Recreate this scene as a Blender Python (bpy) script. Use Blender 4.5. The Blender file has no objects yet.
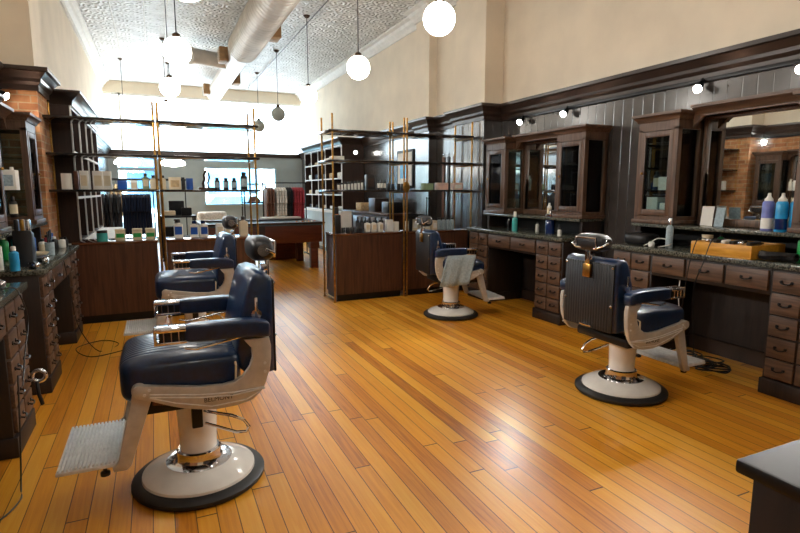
import bpy, bmesh, math, random
from mathutils import Vector, Matrix
random.seed(7)
PI = math.pi
scene = bpy.context.scene
COL = scene.collection

# ------------------------------------------------------------------ materials
def lin(c):
    return tuple(((v/255)/12.92 if v/255 <= .04045 else ((v/255+.055)/1.055)**2.4) for v in c)

def nodes(name):
    m = bpy.data.materials.new(name); m.use_nodes = True
    nt = m.node_tree; nt.nodes.clear()
    out = nt.nodes.new('ShaderNodeOutputMaterial')
    return m, nt, out

def N(nt, t, **k):
    n = nt.nodes.new(t)
    for a, v in k.items():
        if a in n.inputs.keys(): n.inputs[a].default_value = v
        else: setattr(n, a, v)
    return n

def ramp(nt, fac, stops):
    r = nt.nodes.new('ShaderNodeValToRGB')
    while len(r.color_ramp.elements) < len(stops): r.color_ramp.elements.new(.5)
    for e, (p, c) in zip(r.color_ramp.elements, stops):
        e.position = p; e.color = (*lin(c), 1)
    nt.links.new(fac, r.inputs['Fac'])
    return r.outputs['Color']

def mat(name, c, rough=.5, metal=0., var=.12, scale=9., bump=0., coat=0., stretch=(1, 1, 1), spec=.5, sheen=0., trans=0.):
    """plain surface with a slight noise variation of its own colour"""
    m, nt, out = nodes(name)
    b = N(nt, 'ShaderNodeBsdfPrincipled')
    tc = N(nt, 'ShaderNodeTexCoord'); mp = N(nt, 'ShaderNodeMapping'); mp.inputs['Scale'].default_value = stretch
    nt.links.new(tc.outputs['Object'], mp.inputs['Vector'])
    nz = N(nt, 'ShaderNodeTexNoise'); nz.inputs['Scale'].default_value = scale; nz.inputs['Detail'].default_value = 4
    nt.links.new(mp.outputs['Vector'], nz.inputs['Vector'])
    lo = tuple(v*(1-var) for v in c); hi = tuple(min(255, v*(1+var)) for v in c)
    nt.links.new(ramp(nt, nz.outputs['Fac'], [(.3, lo), (.7, hi)]), b.inputs['Base Color'])
    b.inputs['Roughness'].default_value = rough; b.inputs['Metallic'].default_value = metal
    b.inputs['Coat Weight'].default_value = coat; b.inputs['Coat Roughness'].default_value = .08
    b.inputs['Specular IOR Level'].default_value = spec
    b.inputs['Sheen Weight'].default_value = sheen
    b.inputs['Transmission Weight'].default_value = trans
    if bump:
        bp = N(nt, 'ShaderNodeBump'); bp.inputs['Strength'].default_value = bump; bp.inputs['Distance'].default_value = .01
        nt.links.new(nz.outputs['Fac'], bp.inputs['Height']); nt.links.new(bp.outputs['Normal'], b.inputs['Normal'])
    nt.links.new(b.outputs[0], out.inputs[0])
    return m

def wood(name, c1, c2, rough=.4, stretch=(14, 14, 1.2), scale=3., coat=0.):
    m, nt, out = nodes(name)
    b = N(nt, 'ShaderNodeBsdfPrincipled')
    tc = N(nt, 'ShaderNodeTexCoord'); mp = N(nt, 'ShaderNodeMapping'); mp.inputs['Scale'].default_value = stretch
    nt.links.new(tc.outputs['Object'], mp.inputs['Vector'])
    nz = N(nt, 'ShaderNodeTexNoise'); nz.inputs['Scale'].default_value = scale; nz.inputs['Detail'].default_value = 6
    nz.inputs['Distortion'].default_value = .6
    nt.links.new(mp.outputs['Vector'], nz.inputs['Vector'])
    nt.links.new(ramp(nt, nz.outputs['Fac'], [(.3, c1), (.68, c2)]), b.inputs['Base Color'])
    b.inputs['Roughness'].default_value = rough; b.inputs['Coat Weight'].default_value = coat
    bp = N(nt, 'ShaderNodeBump'); bp.inputs['Strength'].default_value = .15; bp.inputs['Distance'].default_value = .004
    nt.links.new(nz.outputs['Fac'], bp.inputs['Height']); nt.links.new(bp.outputs['Normal'], b.inputs['Normal'])
    nt.links.new(b.outputs[0], out.inputs[0])
    return m

def math_(nt, op, a, b=None):
    n = nt.nodes.new('ShaderNodeMath'); n.operation = op
    for i, v in enumerate((a, b)):
        if v is None: continue
        if isinstance(v, (int, float)): n.inputs[i].default_value = v
        else: nt.links.new(v, n.inputs[i])
    return n.outputs[0]

def pleat_material(name, c, axis, step, rough, spread, coat=.2):
    """leather stitched into narrow pleats across one local axis, within half-width spread"""
    m, nt, out = nodes(name)
    b = N(nt, 'ShaderNodeBsdfPrincipled')
    tc = N(nt, 'ShaderNodeTexCoord'); sp = N(nt, 'ShaderNodeSeparateXYZ'); nt.links.new(tc.outputs['Object'], sp.inputs[0])
    a = math_(nt, 'ABSOLUTE', sp.outputs[axis])
    h = math_(nt, 'ABSOLUTE', math_(nt, 'SINE', math_(nt, 'MULTIPLY', a, PI/step)))
    h = math_(nt, 'POWER', h, .45)
    h = math_(nt, 'MAXIMUM', h, math_(nt, 'GREATER_THAN', a, spread))
    nz = N(nt, 'ShaderNodeTexNoise'); nz.inputs['Scale'].default_value = 40; nt.links.new(tc.outputs['Object'], nz.inputs['Vector'])
    nt.links.new(ramp(nt, nz.outputs['Fac'], [(.3, tuple(v*.86 for v in c)), (.7, tuple(v*1.14 for v in c))]), b.inputs['Base Color'])
    b.inputs['Roughness'].default_value = rough; b.inputs['Coat Weight'].default_value = coat; b.inputs['Coat Roughness'].default_value = .1
    bp = N(nt, 'ShaderNodeBump'); bp.inputs['Strength'].default_value = .8; bp.inputs['Distance'].default_value = .006
    nt.links.new(h, bp.inputs['Height']); nt.links.new(bp.outputs['Normal'], b.inputs['Normal'])
    nt.links.new(b.outputs[0], out.inputs[0])
    return m

def floor_material():
    m, nt, out = nodes('oak_strip_floor')
    b = N(nt, 'ShaderNodeBsdfPrincipled')
    tc = N(nt, 'ShaderNodeTexCoord'); sp = N(nt, 'ShaderNodeSeparateXYZ'); nt.links.new(tc.outputs['Object'], sp.inputs[0])
    X, Y = sp.outputs['X'], sp.outputs['Y']
    W, Ln = .088, 2.6
    xs = math_(nt, 'DIVIDE', X, W); row = math_(nt, 'FLOOR', xs); fx = math_(nt, 'FRACT', xs)
    wn = N(nt, 'ShaderNodeTexWhiteNoise', noise_dimensions='1D'); nt.links.new(row, wn.inputs['W'])
    ys = math_(nt, 'ADD', math_(nt, 'DIVIDE', Y, Ln), math_(nt, 'MULTIPLY', wn.outputs['Value'], 7.3))
    seg = math_(nt, 'FLOOR', ys); fy = math_(nt, 'FRACT', ys)
    cb = N(nt, 'ShaderNodeCombineXYZ'); nt.links.new(row, cb.inputs[0]); nt.links.new(seg, cb.inputs[1])
    w2 = N(nt, 'ShaderNodeTexWhiteNoise', noise_dimensions='2D'); nt.links.new(cb.outputs[0], w2.inputs['Vector'])
    rnd = w2.outputs['Value']
    # grain along the board
    cg = N(nt, 'ShaderNodeCombineXYZ')
    nt.links.new(math_(nt, 'ADD', math_(nt, 'MULTIPLY', X, 60), math_(nt, 'MULTIPLY', rnd, 90)), cg.inputs[0])
    nt.links.new(math_(nt, 'MULTIPLY', Y, 2.6), cg.inputs[1])
    gz = N(nt, 'ShaderNodeTexNoise'); gz.inputs['Scale'].default_value = 1.; gz.inputs['Detail'].default_value = 5; gz.inputs['Distortion'].default_value = .8
    nt.links.new(cg.outputs[0], gz.inputs['Vector'])
    big = N(nt, 'ShaderNodeTexNoise'); big.inputs['Scale'].default_value = .55; big.inputs['Detail'].default_value = 3
    nt.links.new(tc.outputs['Object'], big.inputs['Vector'])
    f = math_(nt, 'ADD', math_(nt, 'MULTIPLY', rnd, .42), math_(nt, 'MULTIPLY', gz.outputs['Fac'], .5))
    f = math_(nt, 'ADD', f, math_(nt, 'MULTIPLY', big.outputs['Fac'], .22))
    col = ramp(nt, f, [(.22, (142, 76, 14)), (.4, (194, 120, 26)), (.62, (216, 146, 38)), (.92, (228, 170, 62))])
    gapx = math_(nt, 'LESS_THAN', math_(nt, 'ABSOLUTE', math_(nt, 'SUBTRACT', fx, .5)), .478)
    gapy = math_(nt, 'LESS_THAN', math_(nt, 'ABSOLUTE', math_(nt, 'SUBTRACT', fy, .5)), .4985)
    gap = math_(nt, 'MULTIPLY', gapx, gapy)
    mx = N(nt, 'ShaderNodeMix', data_type='RGBA')
    nt.links.new(gap, mx.inputs['Factor']); mx.inputs[6].default_value = (*lin((62, 30, 10)), 1); nt.links.new(col, mx.inputs[7])
    nt.links.new(mx.outputs[2], b.inputs['Base Color'])
    rr = N(nt, 'ShaderNodeMapRange'); rr.inputs['From Min'].default_value = .3; rr.inputs['From Max'].default_value = .7
    rr.inputs['To Min'].default_value = .27; rr.inputs['To Max'].default_value = .42
    nt.links.new(big.outputs['Fac'], rr.inputs['Value']); nt.links.new(rr.outputs[0], b.inputs['Roughness'])
    b.inputs['Specular IOR Level'].default_value = .45
    bp = N(nt, 'ShaderNodeBump'); bp.inputs['Strength'].default_value = .25; bp.inputs['Distance'].default_value = .003
    nt.links.new(math_(nt, 'ADD', gap, math_(nt, 'MULTIPLY', gz.outputs['Fac'], .25)), bp.inputs['Height'])
    nt.links.new(bp.outputs['Normal'], b.inputs['Normal'])
    nt.links.new(b.outputs[0], out.inputs[0])
    return m

def tin_material():
    """pressed tin ceiling: square tiles with a ringed boss, as bump"""
    m, nt, out = nodes('pressed_tin')
    b = N(nt, 'ShaderNodeBsdfPrincipled')
    tc = N(nt, 'ShaderNodeTexCoord'); sp = N(nt, 'ShaderNodeSeparateXYZ'); nt.links.new(tc.outputs['Object'], sp.inputs[0])
    T = .3
    fx = math_(nt, 'SUBTRACT', math_(nt, 'FRACT', math_(nt, 'DIVIDE', sp.outputs['X'], T)), .5)
    fy = math_(nt, 'SUBTRACT', math_(nt, 'FRACT', math_(nt, 'DIVIDE', sp.outputs['Y'], T)), .5)
    d = math_(nt, 'SQRT', math_(nt, 'ADD', math_(nt, 'MULTIPLY', fx, fx), math_(nt, 'MULTIPLY', fy, fy)))
    ring = math_(nt, 'SINE', math_(nt, 'MULTIPLY', d, 26.))
    edge = math_(nt, 'MAXIMUM', math_(nt, 'ABSOLUTE', fx), math_(nt, 'ABSOLUTE', fy))
    rim = math_(nt, 'GREATER_THAN', edge, .46)
    vo = N(nt, 'ShaderNodeTexVoronoi'); vo.inputs['Scale'].default_value = 16; nt.links.new(tc.outputs['Object'], vo.inputs['Vector'])
    h = math_(nt, 'ADD', math_(nt, 'MULTIPLY', ring, .5), math_(nt, 'ADD', math_(nt, 'MULTIPLY', rim, 1.2), math_(nt, 'MULTIPLY', vo.outputs['Distance'], 1.6)))
    nz = N(nt, 'ShaderNodeTexNoise'); nz.inputs['Scale'].default_value = 3; nt.links.new(tc.outputs['Object'], nz.inputs['Vector'])
    nt.links.new(ramp(nt, nz.outputs['Fac'], [(.3, (196, 194, 190)), (.7, (222, 221, 218))]), b.inputs['Base Color'])
    b.inputs['Roughness'].default_value = .4
    bp = N(nt, 'ShaderNodeBump'); bp.inputs['Strength'].default_value = .9; bp.inputs['Distance'].default_value = .025
    nt.links.new(h, bp.inputs['Height']); nt.links.new(bp.outputs['Normal'], b.inputs['Normal'])
    nt.links.new(b.outputs[0], out.inputs[0])
    return m

def brick_material():
    m, nt, out = nodes('old_brick')
    b = N(nt, 'ShaderNodeBsdfPrincipled')
    tc = N(nt, 'ShaderNodeTexCoord'); sp = N(nt, 'ShaderNodeSeparateXYZ'); nt.links.new(tc.outputs['Object'], sp.inputs[0])
    cb = N(nt, 'ShaderNodeCombineXYZ')
    nt.links.new(math_(nt, 'ADD', sp.outputs['X'], sp.outputs['Y']), cb.inputs[0]); nt.links.new(sp.outputs['Z'], cb.inputs[1])
    br = N(nt, 'ShaderNodeTexBrick'); br.inputs['Scale'].default_value = 1.
    br.inputs['Brick Width'].default_value = .21; br.inputs['Row Height'].default_value = .072; br.inputs['Mortar Size'].default_value = .006
    br.inputs['Color1'].default_value = (*lin((208, 146, 88)), 1); br.inputs['Color2'].default_value = (*lin((166, 102, 56)), 1)
    br.inputs['Mortar'].default_value = (*lin((190, 160, 120)), 1)
    nt.links.new(cb.outputs[0], br.inputs['Vector'])
    nz = N(nt, 'ShaderNodeTexNoise'); nz.inputs['Scale'].default_value = 9; nz.inputs['Detail'].default_value = 5
    nt.links.new(tc.outputs['Object'], nz.inputs['Vector'])
    mx = N(nt, 'ShaderNodeMix', data_type='RGBA', blend_type='OVERLAY'); mx.inputs['Factor'].default_value = .55
    nt.links.new(br.outputs['Color'], mx.inputs[6]); nt.links.new(nz.outputs['Color'], mx.inputs[7])
    hs = N(nt, 'ShaderNodeHueSaturation'); hs.inputs['Saturation'].default_value = .95; nt.links.new(br.outputs['Color'], hs.inputs['Color'])
    m2 = N(nt, 'ShaderNodeMix', data_type='RGBA', blend_type='MULTIPLY'); m2.inputs['Factor'].default_value = .6
    nt.links.new(hs.outputs[0], m2.inputs[6]); nt.links.new(ramp(nt, nz.outputs['Fac'], [(.3, (150, 140, 130)), (.65, (255, 255, 255))]), m2.inputs[7])
    nt.links.new(m2.outputs[2], b.inputs['Base Color']); b.inputs['Roughness'].default_value = .85
    bp = N(nt, 'ShaderNodeBump'); bp.inputs['Strength'].default_value = .6; bp.inputs['Distance'].default_value = .01
    nt.links.new(math_(nt, 'ADD', math_(nt, 'MULTIPLY', br.outputs['Fac'], -1.), nz.outputs['Fac']), bp.inputs['Height'])
    nt.links.new(bp.outputs['Normal'], b.inputs['Normal']); nt.links.new(b.outputs[0], out.inputs[0])
    return m

def bead_material(name, c, rough):
    """tongue and groove boarding, grooves every 12 cm"""
    m, nt, out = nodes(name)
    b = N(nt, 'ShaderNodeBsdfPrincipled')
    tc = N(nt, 'ShaderNodeTexCoord'); sp = N(nt, 'ShaderNodeSeparateXYZ'); nt.links.new(tc.outputs['Object'], sp.inputs[0])
    s = math_(nt, 'DIVIDE', math_(nt, 'ADD', sp.outputs['X'], sp.outputs['Y']), .125)
    f = math_(nt, 'ABSOLUTE', math_(nt, 'SUBTRACT', math_(nt, 'FRACT', s), .5))
    gr = N(nt, 'ShaderNodeMapRange'); gr.inputs['From Min'].default_value = .44; gr.inputs['From Max'].default_value = .5
    gr.inputs['To Min'].default_value = 1; gr.inputs['To Max'].default_value = 0
    nt.links.new(f, gr.inputs['Value'])
    nz = N(nt, 'ShaderNodeTexNoise'); nz.inputs['Scale'].default_value = 5; nt.links.new(tc.outputs['Object'], nz.inputs['Vector'])
    col = ramp(nt, nz.outputs['Fac'], [(.3, tuple(v*.88 for v in c)), (.7, tuple(v*1.1 for v in c))])
    nt.links.new(col, b.inputs['Base Color']); b.inputs['Roughness'].default_value = rough
    b.inputs['Coat Weight'].default_value = .6; b.inputs['Coat Roughness'].default_value = .16; b.inputs['Coat IOR'].default_value = 1.6
    bp = N(nt, 'ShaderNodeBump'); bp.inputs['Strength'].default_value = .4; bp.inputs['Distance'].default_value = .006
    nt.links.new(gr.outputs[0], bp.inputs['Height']); nt.links.new(bp.outputs['Normal'], b.inputs['Normal'])
    nt.links.new(b.outputs[0], out.inputs[0])
    return m

def granite_material():
    m, nt, out = nodes('dark_granite')
    b = N(nt, 'ShaderNodeBsdfPrincipled')
    tc = N(nt, 'ShaderNodeTexCoord')
    vo = N(nt, 'ShaderNodeTexVoronoi'); vo.inputs['Scale'].default_value = 70; nt.links.new(tc.outputs['Object'], vo.inputs['Vector'])
    nz = N(nt, 'ShaderNodeTexNoise'); nz.inputs['Scale'].default_value = 35; nz.inputs['Detail'].default_value = 6; nt.links.new(tc.outputs['Object'], nz.inputs['Vector'])
    f = math_(nt, 'ADD', math_(nt, 'MULTIPLY', vo.outputs['Distance'], .5), math_(nt, 'MULTIPLY', nz.outputs['Fac'], .7))
    nt.links.new(ramp(nt, f, [(.3, (30, 33, 30)), (.55, (58, 62, 56)), (.72, (112, 112, 100)), (.8, (70, 72, 66))]), b.inputs['Base Color'])
    b.inputs['Roughness'].default_value = .16
    nt.links.new(b.outputs[0], out.inputs[0])
    return m

def emit(name, c, s, white=None):
    m, nt, out = nodes(name)
    e = N(nt, 'ShaderNodeEmission'); e.inputs['Strength'].default_value = s
    tc = N(nt, 'ShaderNodeTexCoord'); nz = N(nt, 'ShaderNodeTexNoise'); nz.inputs['Scale'].default_value = 1.2
    nt.links.new(tc.outputs['Object'], nz.inputs['Vector'])
    nt.links.new(ramp(nt, nz.outputs['Fac'], [(.3, c), (.7, white or c)]), e.inputs['Color'])
    nt.links.new(e.outputs[0], out.inputs[0])
    return m

def glass_material(name='clear_glass', tint=(235, 245, 245), refl=.1, ):
    m, nt, out = nodes(name)
    t = N(nt, 'ShaderNodeBsdfTransparent'); t.inputs['Color'].default_value = (*lin(tint), 1)
    g = N(nt, 'ShaderNodeBsdfGlossy'); g.inputs['Roughness'].default_value = .02
    fr = N(nt, 'ShaderNodeFresnel'); fr.inputs['IOR'].default_value = 1.45
    mx = N(nt, 'ShaderNodeMixShader'); nt.links.new(math_(nt, 'MULTIPLY', fr.outputs[0], 1.2), mx.inputs[0])
    nt.links.new(t.outputs[0], mx.inputs[1]); nt.links.new(g.outputs[0], mx.inputs[2]); nt.links.new(mx.outputs[0], out.inputs[0])
    return m

def mirror_material():
    m, nt, out = nodes('silvered_mirror')
    g = N(nt, 'ShaderNodeBsdfGlossy'); g.inputs['Roughness'].default_value = .015; g.inputs['Color'].default_value = (.82, .85, .84, 1)
    nt.links.new(g.outputs[0], out.inputs[0])
    return m

FLOOR = floor_material(); TIN = tin_material(); BRICK = brick_material()
PANEL = bead_material('dark_boarding', (60, 56, 54), .22)
GRANITE = granite_material(); MIRROR = mirror_material(); GLASS = glass_material()
PLASTER = mat('cream_plaster', (224, 211, 190), .85, var=.03, scale=2)
WHITEWALL = mat('white_plaster', (226, 222, 214), .85, var=.02, scale=2)
GREYWALL = mat('grey_paint', (158, 172, 176), .6, var=.04, scale=2)
DARKTRIM = mat('dark_trim', (52, 40, 34), .33, var=.15, scale=6)
WHITETRIM = mat('white_trim', (222, 220, 214), .6, var=.03)
STAIN = wood('stained_oak', (66, 47, 35), (104, 77, 58), .42)
STAINH = wood('stained_oak_crosswise', (68, 49, 37), (106, 79, 60), .42, stretch=(14, 1.2, 14))
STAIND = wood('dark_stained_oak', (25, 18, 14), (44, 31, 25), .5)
WALNUT = wood('walnut_panel', (60, 35, 23), (92, 58, 39), .35, stretch=(18, 18, 1.), scale=2.4)
WALNUTD = wood('walnut_dark', (40, 24, 18), (58, 36, 26), .4)
REDWOOD = wood('mahogany', (82, 38, 22), (112, 56, 34), .35, stretch=(1.2, 14, 14))
HONEY = wood('honey_pine', (190, 130, 34), (220, 162, 58), .4, stretch=(10, 1.5, 10))
SHELFM = mat('black_shelf', (38, 35, 34), .14, var=.1, coat=.4)
BRASS = mat('aged_brass', (176, 132, 66), .3, 1., var=.15, scale=20)
BRONZE = mat('dark_bronze', (62, 48, 36), .4, .6)
BLACK = mat('black_plastic', (20, 20, 22), .4, var=.2)
BLACKM = mat('black_metal', (24, 24, 26), .35, .4, var=.2)
RUBBER = mat('black_rubber', (26, 25, 25), .5, var=.2)
NAVY = mat('navy_leather', (10, 36, 68), .32, var=.14, scale=40, bump=.06, coat=.25)
NAVYPLEAT = pleat_material('pleated_navy_leather', (10, 36, 68), 'Y', .03, .34, .195)
BLKPLEAT = pleat_material('pleated_black_leather', (12, 13, 17), 'Y', .024, .5, .21, 0.)
BLKLEATHER = mat('black_leather', (20, 21, 25), .38, var=.15, scale=40, bump=.06)
ENAMEL = mat('white_enamel', (236, 232, 224), .16, var=.03, coat=.5)
ALU = mat('cast_aluminium', (196, 190, 180), .34, .2, var=.04, scale=30)
ALUL = mat('ribbed_aluminium', (222, 222, 220), .38, .1, var=.05, scale=30)
CHROME = mat('chrome', (225, 225, 228), .1, 1., var=.02)
GLOBE = emit('opal_globe_lit', (255, 248, 236), 15.5, (255, 249, 240))
GLOBEOFF = mat('opal_globe_unlit', (176, 184, 180), .25, var=.05)
SPOTLENS = emit('spot_lens', (255, 250, 240), 30)
DUCT = mat('galvanised_duct', (200, 194, 184), .42, .15, var=.05, scale=5)
TAN = mat('tan_register', (150, 118, 80), .6)
WHITE = mat('white_plastic', (232, 230, 222), .4, var=.04)
PAPER = mat('white_card', (236, 234, 226), .7, var=.03)
CREAM = mat('cream_card', (220, 206, 176), .7, var=.05)
TEALT = mat('pale_teal_towel', (160, 178, 186), .95, var=.08, scale=60, bump=.5, sheen=.3)
GREENB = mat('green_plastic', (28, 150, 74), .35)
TEALB = mat('teal_liquid', (70, 178, 172), .2, coat=.4)
BLUEB = mat('blue_plastic', (28, 84, 170), .35)
CYANB = mat('cyan_can', (30, 150, 206), .3)
NAVYB = mat('deep_blue_liquid', (14, 40, 92), .12, coat=.6)
LAVB = mat('lavender_label', (112, 122, 190), .4)
SAGE = mat('sage_box', (142, 164, 128), .6)
PINK = mat('pale_pink_box', (226, 190, 172), .6)
ORANGE = mat('amber_glass', (200, 110, 26), .2, coat=.5)
REDC = mat('brick_red_cloth', (168, 56, 66), .9, scale=30, bump=.2)
NAVYC = mat('navy_cloth', (16, 30, 56), .9, scale=30, bump=.2)
WHITEC = mat('white_cloth', (220, 216, 208), .9, scale=30, bump=.2)
BLACKC = mat('black_cloth', (22, 22, 26), .9, scale=30, bump=.2)
TANC = mat('tan_cloth', (190, 164, 124), .9, scale=30, bump=.2)
GREYC = mat('grey_cloth', (70, 68, 70), .9, scale=30, bump=.2)
BROWNC = mat('brown_leather', (104, 62, 40), .5, scale=30, bump=.2)
FELT = mat('slate_felt', (86, 104, 112), .9, scale=80, bump=.1)
FROST = emit('frosted_glass_daylight_glow', (216, 240, 255), 5.5, (230, 246, 255))  # daylight is put into the pane as its own glow
PAVE = mat('sidewalk_concrete', (190, 190, 186), .9, scale=3)
ASPH = mat('asphalt', (90, 92, 96), .9, scale=8)
FACADE = mat('pale_render', (214, 220, 224), .8, scale=1)
FACGL = mat('shop_glass', (80, 120, 150), .1, var=.2, scale=1)
DOCTXT = mat('grey_lettering', (120, 126, 150), .7)

# ------------------------------------------------------------------ mesh builder
class MB:
    def __init__(self): self.V = []; self.F = []
    def add(self, vs, fs):
        o = len(self.V); self.V += [tuple(v) for v in vs]; self.F += [tuple(i+o for i in f) for f in fs]; return self
    def frombm(self, bm):
        bm.verts.index_update()
        self.add([v.co[:] for v in bm.verts], [[v.index for v in f.verts] for f in bm.faces]); bm.free(); return self
    def box(self, x0, x1, y0, y1, z0, z1, bev=0., seg=2):
        bm = bmesh.new(); bmesh.ops.create_cube(bm, size=1)
        for v in bm.verts:
            v.co = Vector((x0+(v.co.x+.5)*(x1-x0), y0+(v.co.y+.5)*(y1-y0), z0+(v.co.z+.5)*(z1-z0)))
        if bev: bmesh.ops.bevel(bm, geom=bm.edges[:], offset=bev, segments=seg, affect='EDGES', profile=.5)
        return self.frombm(bm)
    def cyl(self, p0, p1, r0, r1=None, seg=16):
        r1 = r0 if r1 is None else r1
        p0 = Vector(p0); p1 = Vector(p1); d = (p1-p0).normalized()
        a = d.orthogonal().normalized(); b = d.cross(a)
        vs = []
        for p, r in ((p0, r0), (p1, r1)):
            for i in range(seg):
                t = 2*PI*i/seg; vs.append(p+(a*math.cos(t)+b*math.sin(t))*r)
        fs = [(i, (i+1) % seg, seg+(i+1) % seg, seg+i) for i in range(seg)] + [tuple(range(seg))[::-1], tuple(range(seg, 2*seg))]
        return self.add(vs, fs)
    def lathe(self, prof, c=(0, 0, 0), seg=24, sx=1, sy=1):
        vs = []; fs = []
        for r, z in prof:
            for i in range(seg):
                t = 2*PI*i/seg; vs.append((c[0]+r*math.cos(t)*sx, c[1]+r*math.sin(t)*sy, c[2]+z))
        n = len(prof)
        for j in range(n-1):
            for i in range(seg): fs.append((j*seg+i, j*seg+(i+1) % seg, (j+1)*seg+(i+1) % seg, (j+1)*seg+i))
        fs.append(tuple(range(seg))[::-1]); fs.append(tuple(range((n-1)*seg, n*seg)))
        return self.add(vs, fs)
    def tube(self, pts, r, seg=8, closed=False):
        pts = [Vector(p) for p in pts]; n = len(pts); vs = []; fs = []
        up = None
        for i, p in enumerate(pts):
            if closed: t = pts[(i+1) % n]-pts[i-1]
            else: t = pts[min(i+1, n-1)]-pts[max(i-1, 0)]
            t.normalize()
            if up is None: up = t.orthogonal().normalized()
            up = (up-t*up.dot(t)).normalized(); b = t.cross(up)
            for k in range(seg):
                a = 2*PI*k/seg; vs.append(p+(up*math.cos(a)+b*math.sin(a))*r)
        for i in range(n if closed else n-1):
            for k in range(seg):
                j = (i+1) % n
                fs.append((i*seg+k, i*seg+(k+1) % seg, j*seg+(k+1) % seg, j*seg+k))
        if not closed: fs += [tuple(range(seg))[::-1], tuple(range((n-1)*seg, n*seg))]
        return self.add(vs, fs)
    def prism(self, outline, axis, a0, a1, bev=0.):
        """outline in the two other axes (cyclic order x,y,z), extruded along axis"""
        def P(u, v, w):
            return {'x': (w, u, v), 'y': (u, w, v), 'z': (u, v, w)}[axis]
        bm = bmesh.new(); n = len(outline)
        A = [bm.verts.new(P(u, v, a0)) for u, v in outline]; B = [bm.verts.new(P(u, v, a1)) for u, v in outline]
        fa = bm.faces.new(A); fb = bm.faces.new(B[::-1])
        for i in range(n): bm.faces.new((A[i], B[i], B[(i+1) % n], A[(i+1) % n]))
        bmesh.ops.recalc_face_normals(bm, faces=bm.faces[:])
        if bev:
            es = [e for e in bm.edges if len(e.link_faces) == 2 and (fa in e.link_faces or fb in e.link_faces)]
            bmesh.ops.bevel(bm, geom=es, offset=bev, segments=2, affect='EDGES', profile=.5)
        return self.frombm(bm)
    def sph(self, c, rx, ry, rz, e1=1., e2=1., nu=24, nv=16, f=None):
        """superellipsoid; small exponents give a cushion"""
        def s(v, e): return math.copysign(abs(v)**e, v)
        vs = []; fs = []
        for j in range(nv+1):
            v = -PI/2+PI*j/nv
            for i in range(nu):
                u = 2*PI*i/nu
                p = (rx*s(math.cos(v), e1)*s(math.cos(u), e2), ry*s(math.cos(v), e1)*s(math.sin(u), e2), rz*s(math.sin(v), e1))
                if f: p = f(*p)
                vs.append((c[0]+p[0], c[1]+p[1], c[2]+p[2]))
        for j in range(nv):
            for i in range(nu): fs.append((j*nu+i, j*nu+(i+1) % nu, (j+1)*nu+(i+1) % nu, (j+1)*nu+i))
        return self.add(vs, fs)
    def sweep(self, path, prof, side=1, closed_prof=True):
        """profile (offset to the left*side of the path, z) carried along a mitred plan path"""
        n = len(path); m = len(prof); vs = []; fs = []
        for i in range(n):
            p = Vector(path[i])
            d0 = (p-Vector(path[i-1])).normalized() if i else None
            d1 = (Vector(path[i+1])-p).normalized() if i < n-1 else None
            d0 = d0 or d1; d1 = d1 or d0
            n0 = Vector((-d0.y, d0.x)); n1 = Vector((-d1.y, d1.x))
            b = (n0+n1).normalized(); b = b/max(.3, b.dot(n0))*side
            for o, z in prof: vs.append((p.x+b.x*o, p.y+b.y*o, z))
        for i in range(n-1):
            for k in range(m if closed_prof else m-1):
                fs.append((i*m+k, i*m+(k+1) % m, (i+1)*m+(k+1) % m, (i+1)*m+k))
        if closed_prof: fs += [tuple(range(m))[::-1], tuple(range((n-1)*m, n*m))]
        return self.add(vs, fs)
    def xf(self, M4):
        self.V = [tuple(M4 @ Vector(v)) for v in self.V]; return self
    def build(self, name, m, parent=None, smooth=40):
        me = bpy.data.meshes.new(name); me.from_pydata(self.V, [], self.F)
        bm = bmesh.new(); bm.from_mesh(me); bmesh.ops.remove_doubles(bm, verts=bm.verts[:], dist=1e-5)
        bmesh.ops.dissolve_degenerate(bm, edges=bm.edges[:], dist=1e-6)
        bmesh.ops.recalc_face_normals(bm, faces=bm.faces[:]); bm.to_mesh(me); bm.free()
        if smooth:
            me.shade_smooth(); me.set_sharp_from_angle(angle=math.radians(smooth))
        me.materials.append(m)
        o = bpy.data.objects.new(name, me); COL.objects.link(o)
        if parent: o.parent = parent
        return o

def tag(o, label=None, cat=None, group=None, kind=None):
    if label: o['label'] = label
    if cat: o['category'] = cat
    if group: o['group'] = group
    if kind: o['kind'] = kind
    return o
def thing(name, label, cat, loc=(0, 0, 0), rz=0., group=None):
    o = bpy.data.objects.new(name, None); COL.objects.link(o); o.empty_display_size = .1
    o.location = loc; o.rotation_euler = (0, 0, rz)
    return tag(o, label, cat, group)
def struct(o): o['kind'] = 'structure'; return o
def copy_tree(o, parent=None):
    c = o.copy(); COL.objects.link(c)
    if parent: c.parent = parent
    for ch in list(o.children): copy_tree(ch, c)
    return c
def dup(o, loc, rz=None, label=None):
    c = copy_tree(o); c.location = loc
    if rz is not None: c.rotation_euler = (0, 0, rz)
    if label: c['label'] = label
    return c
def text(name, s, m, parent, loc, rot, size, ext=.0008):
    cu = bpy.data.curves.new(name, 'FONT'); cu.body = s; cu.size = size; cu.extrude = ext; cu.align_x = 'CENTER'; cu.align_y = 'CENTER'
    cu.materials.append(m)
    tmp = bpy.data.objects.new(name, cu); COL.objects.link(tmp)
    me = bpy.data.meshes.new_from_object(tmp.evaluated_get(bpy.context.evaluated_depsgraph_get()))
    bpy.data.objects.remove(tmp); bpy.data.curves.remove(cu)
    o = bpy.data.objects.new(name, me); COL.objects.link(o); o.parent = parent; o.location = loc; o.rotation_euler = rot
    return o

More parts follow.
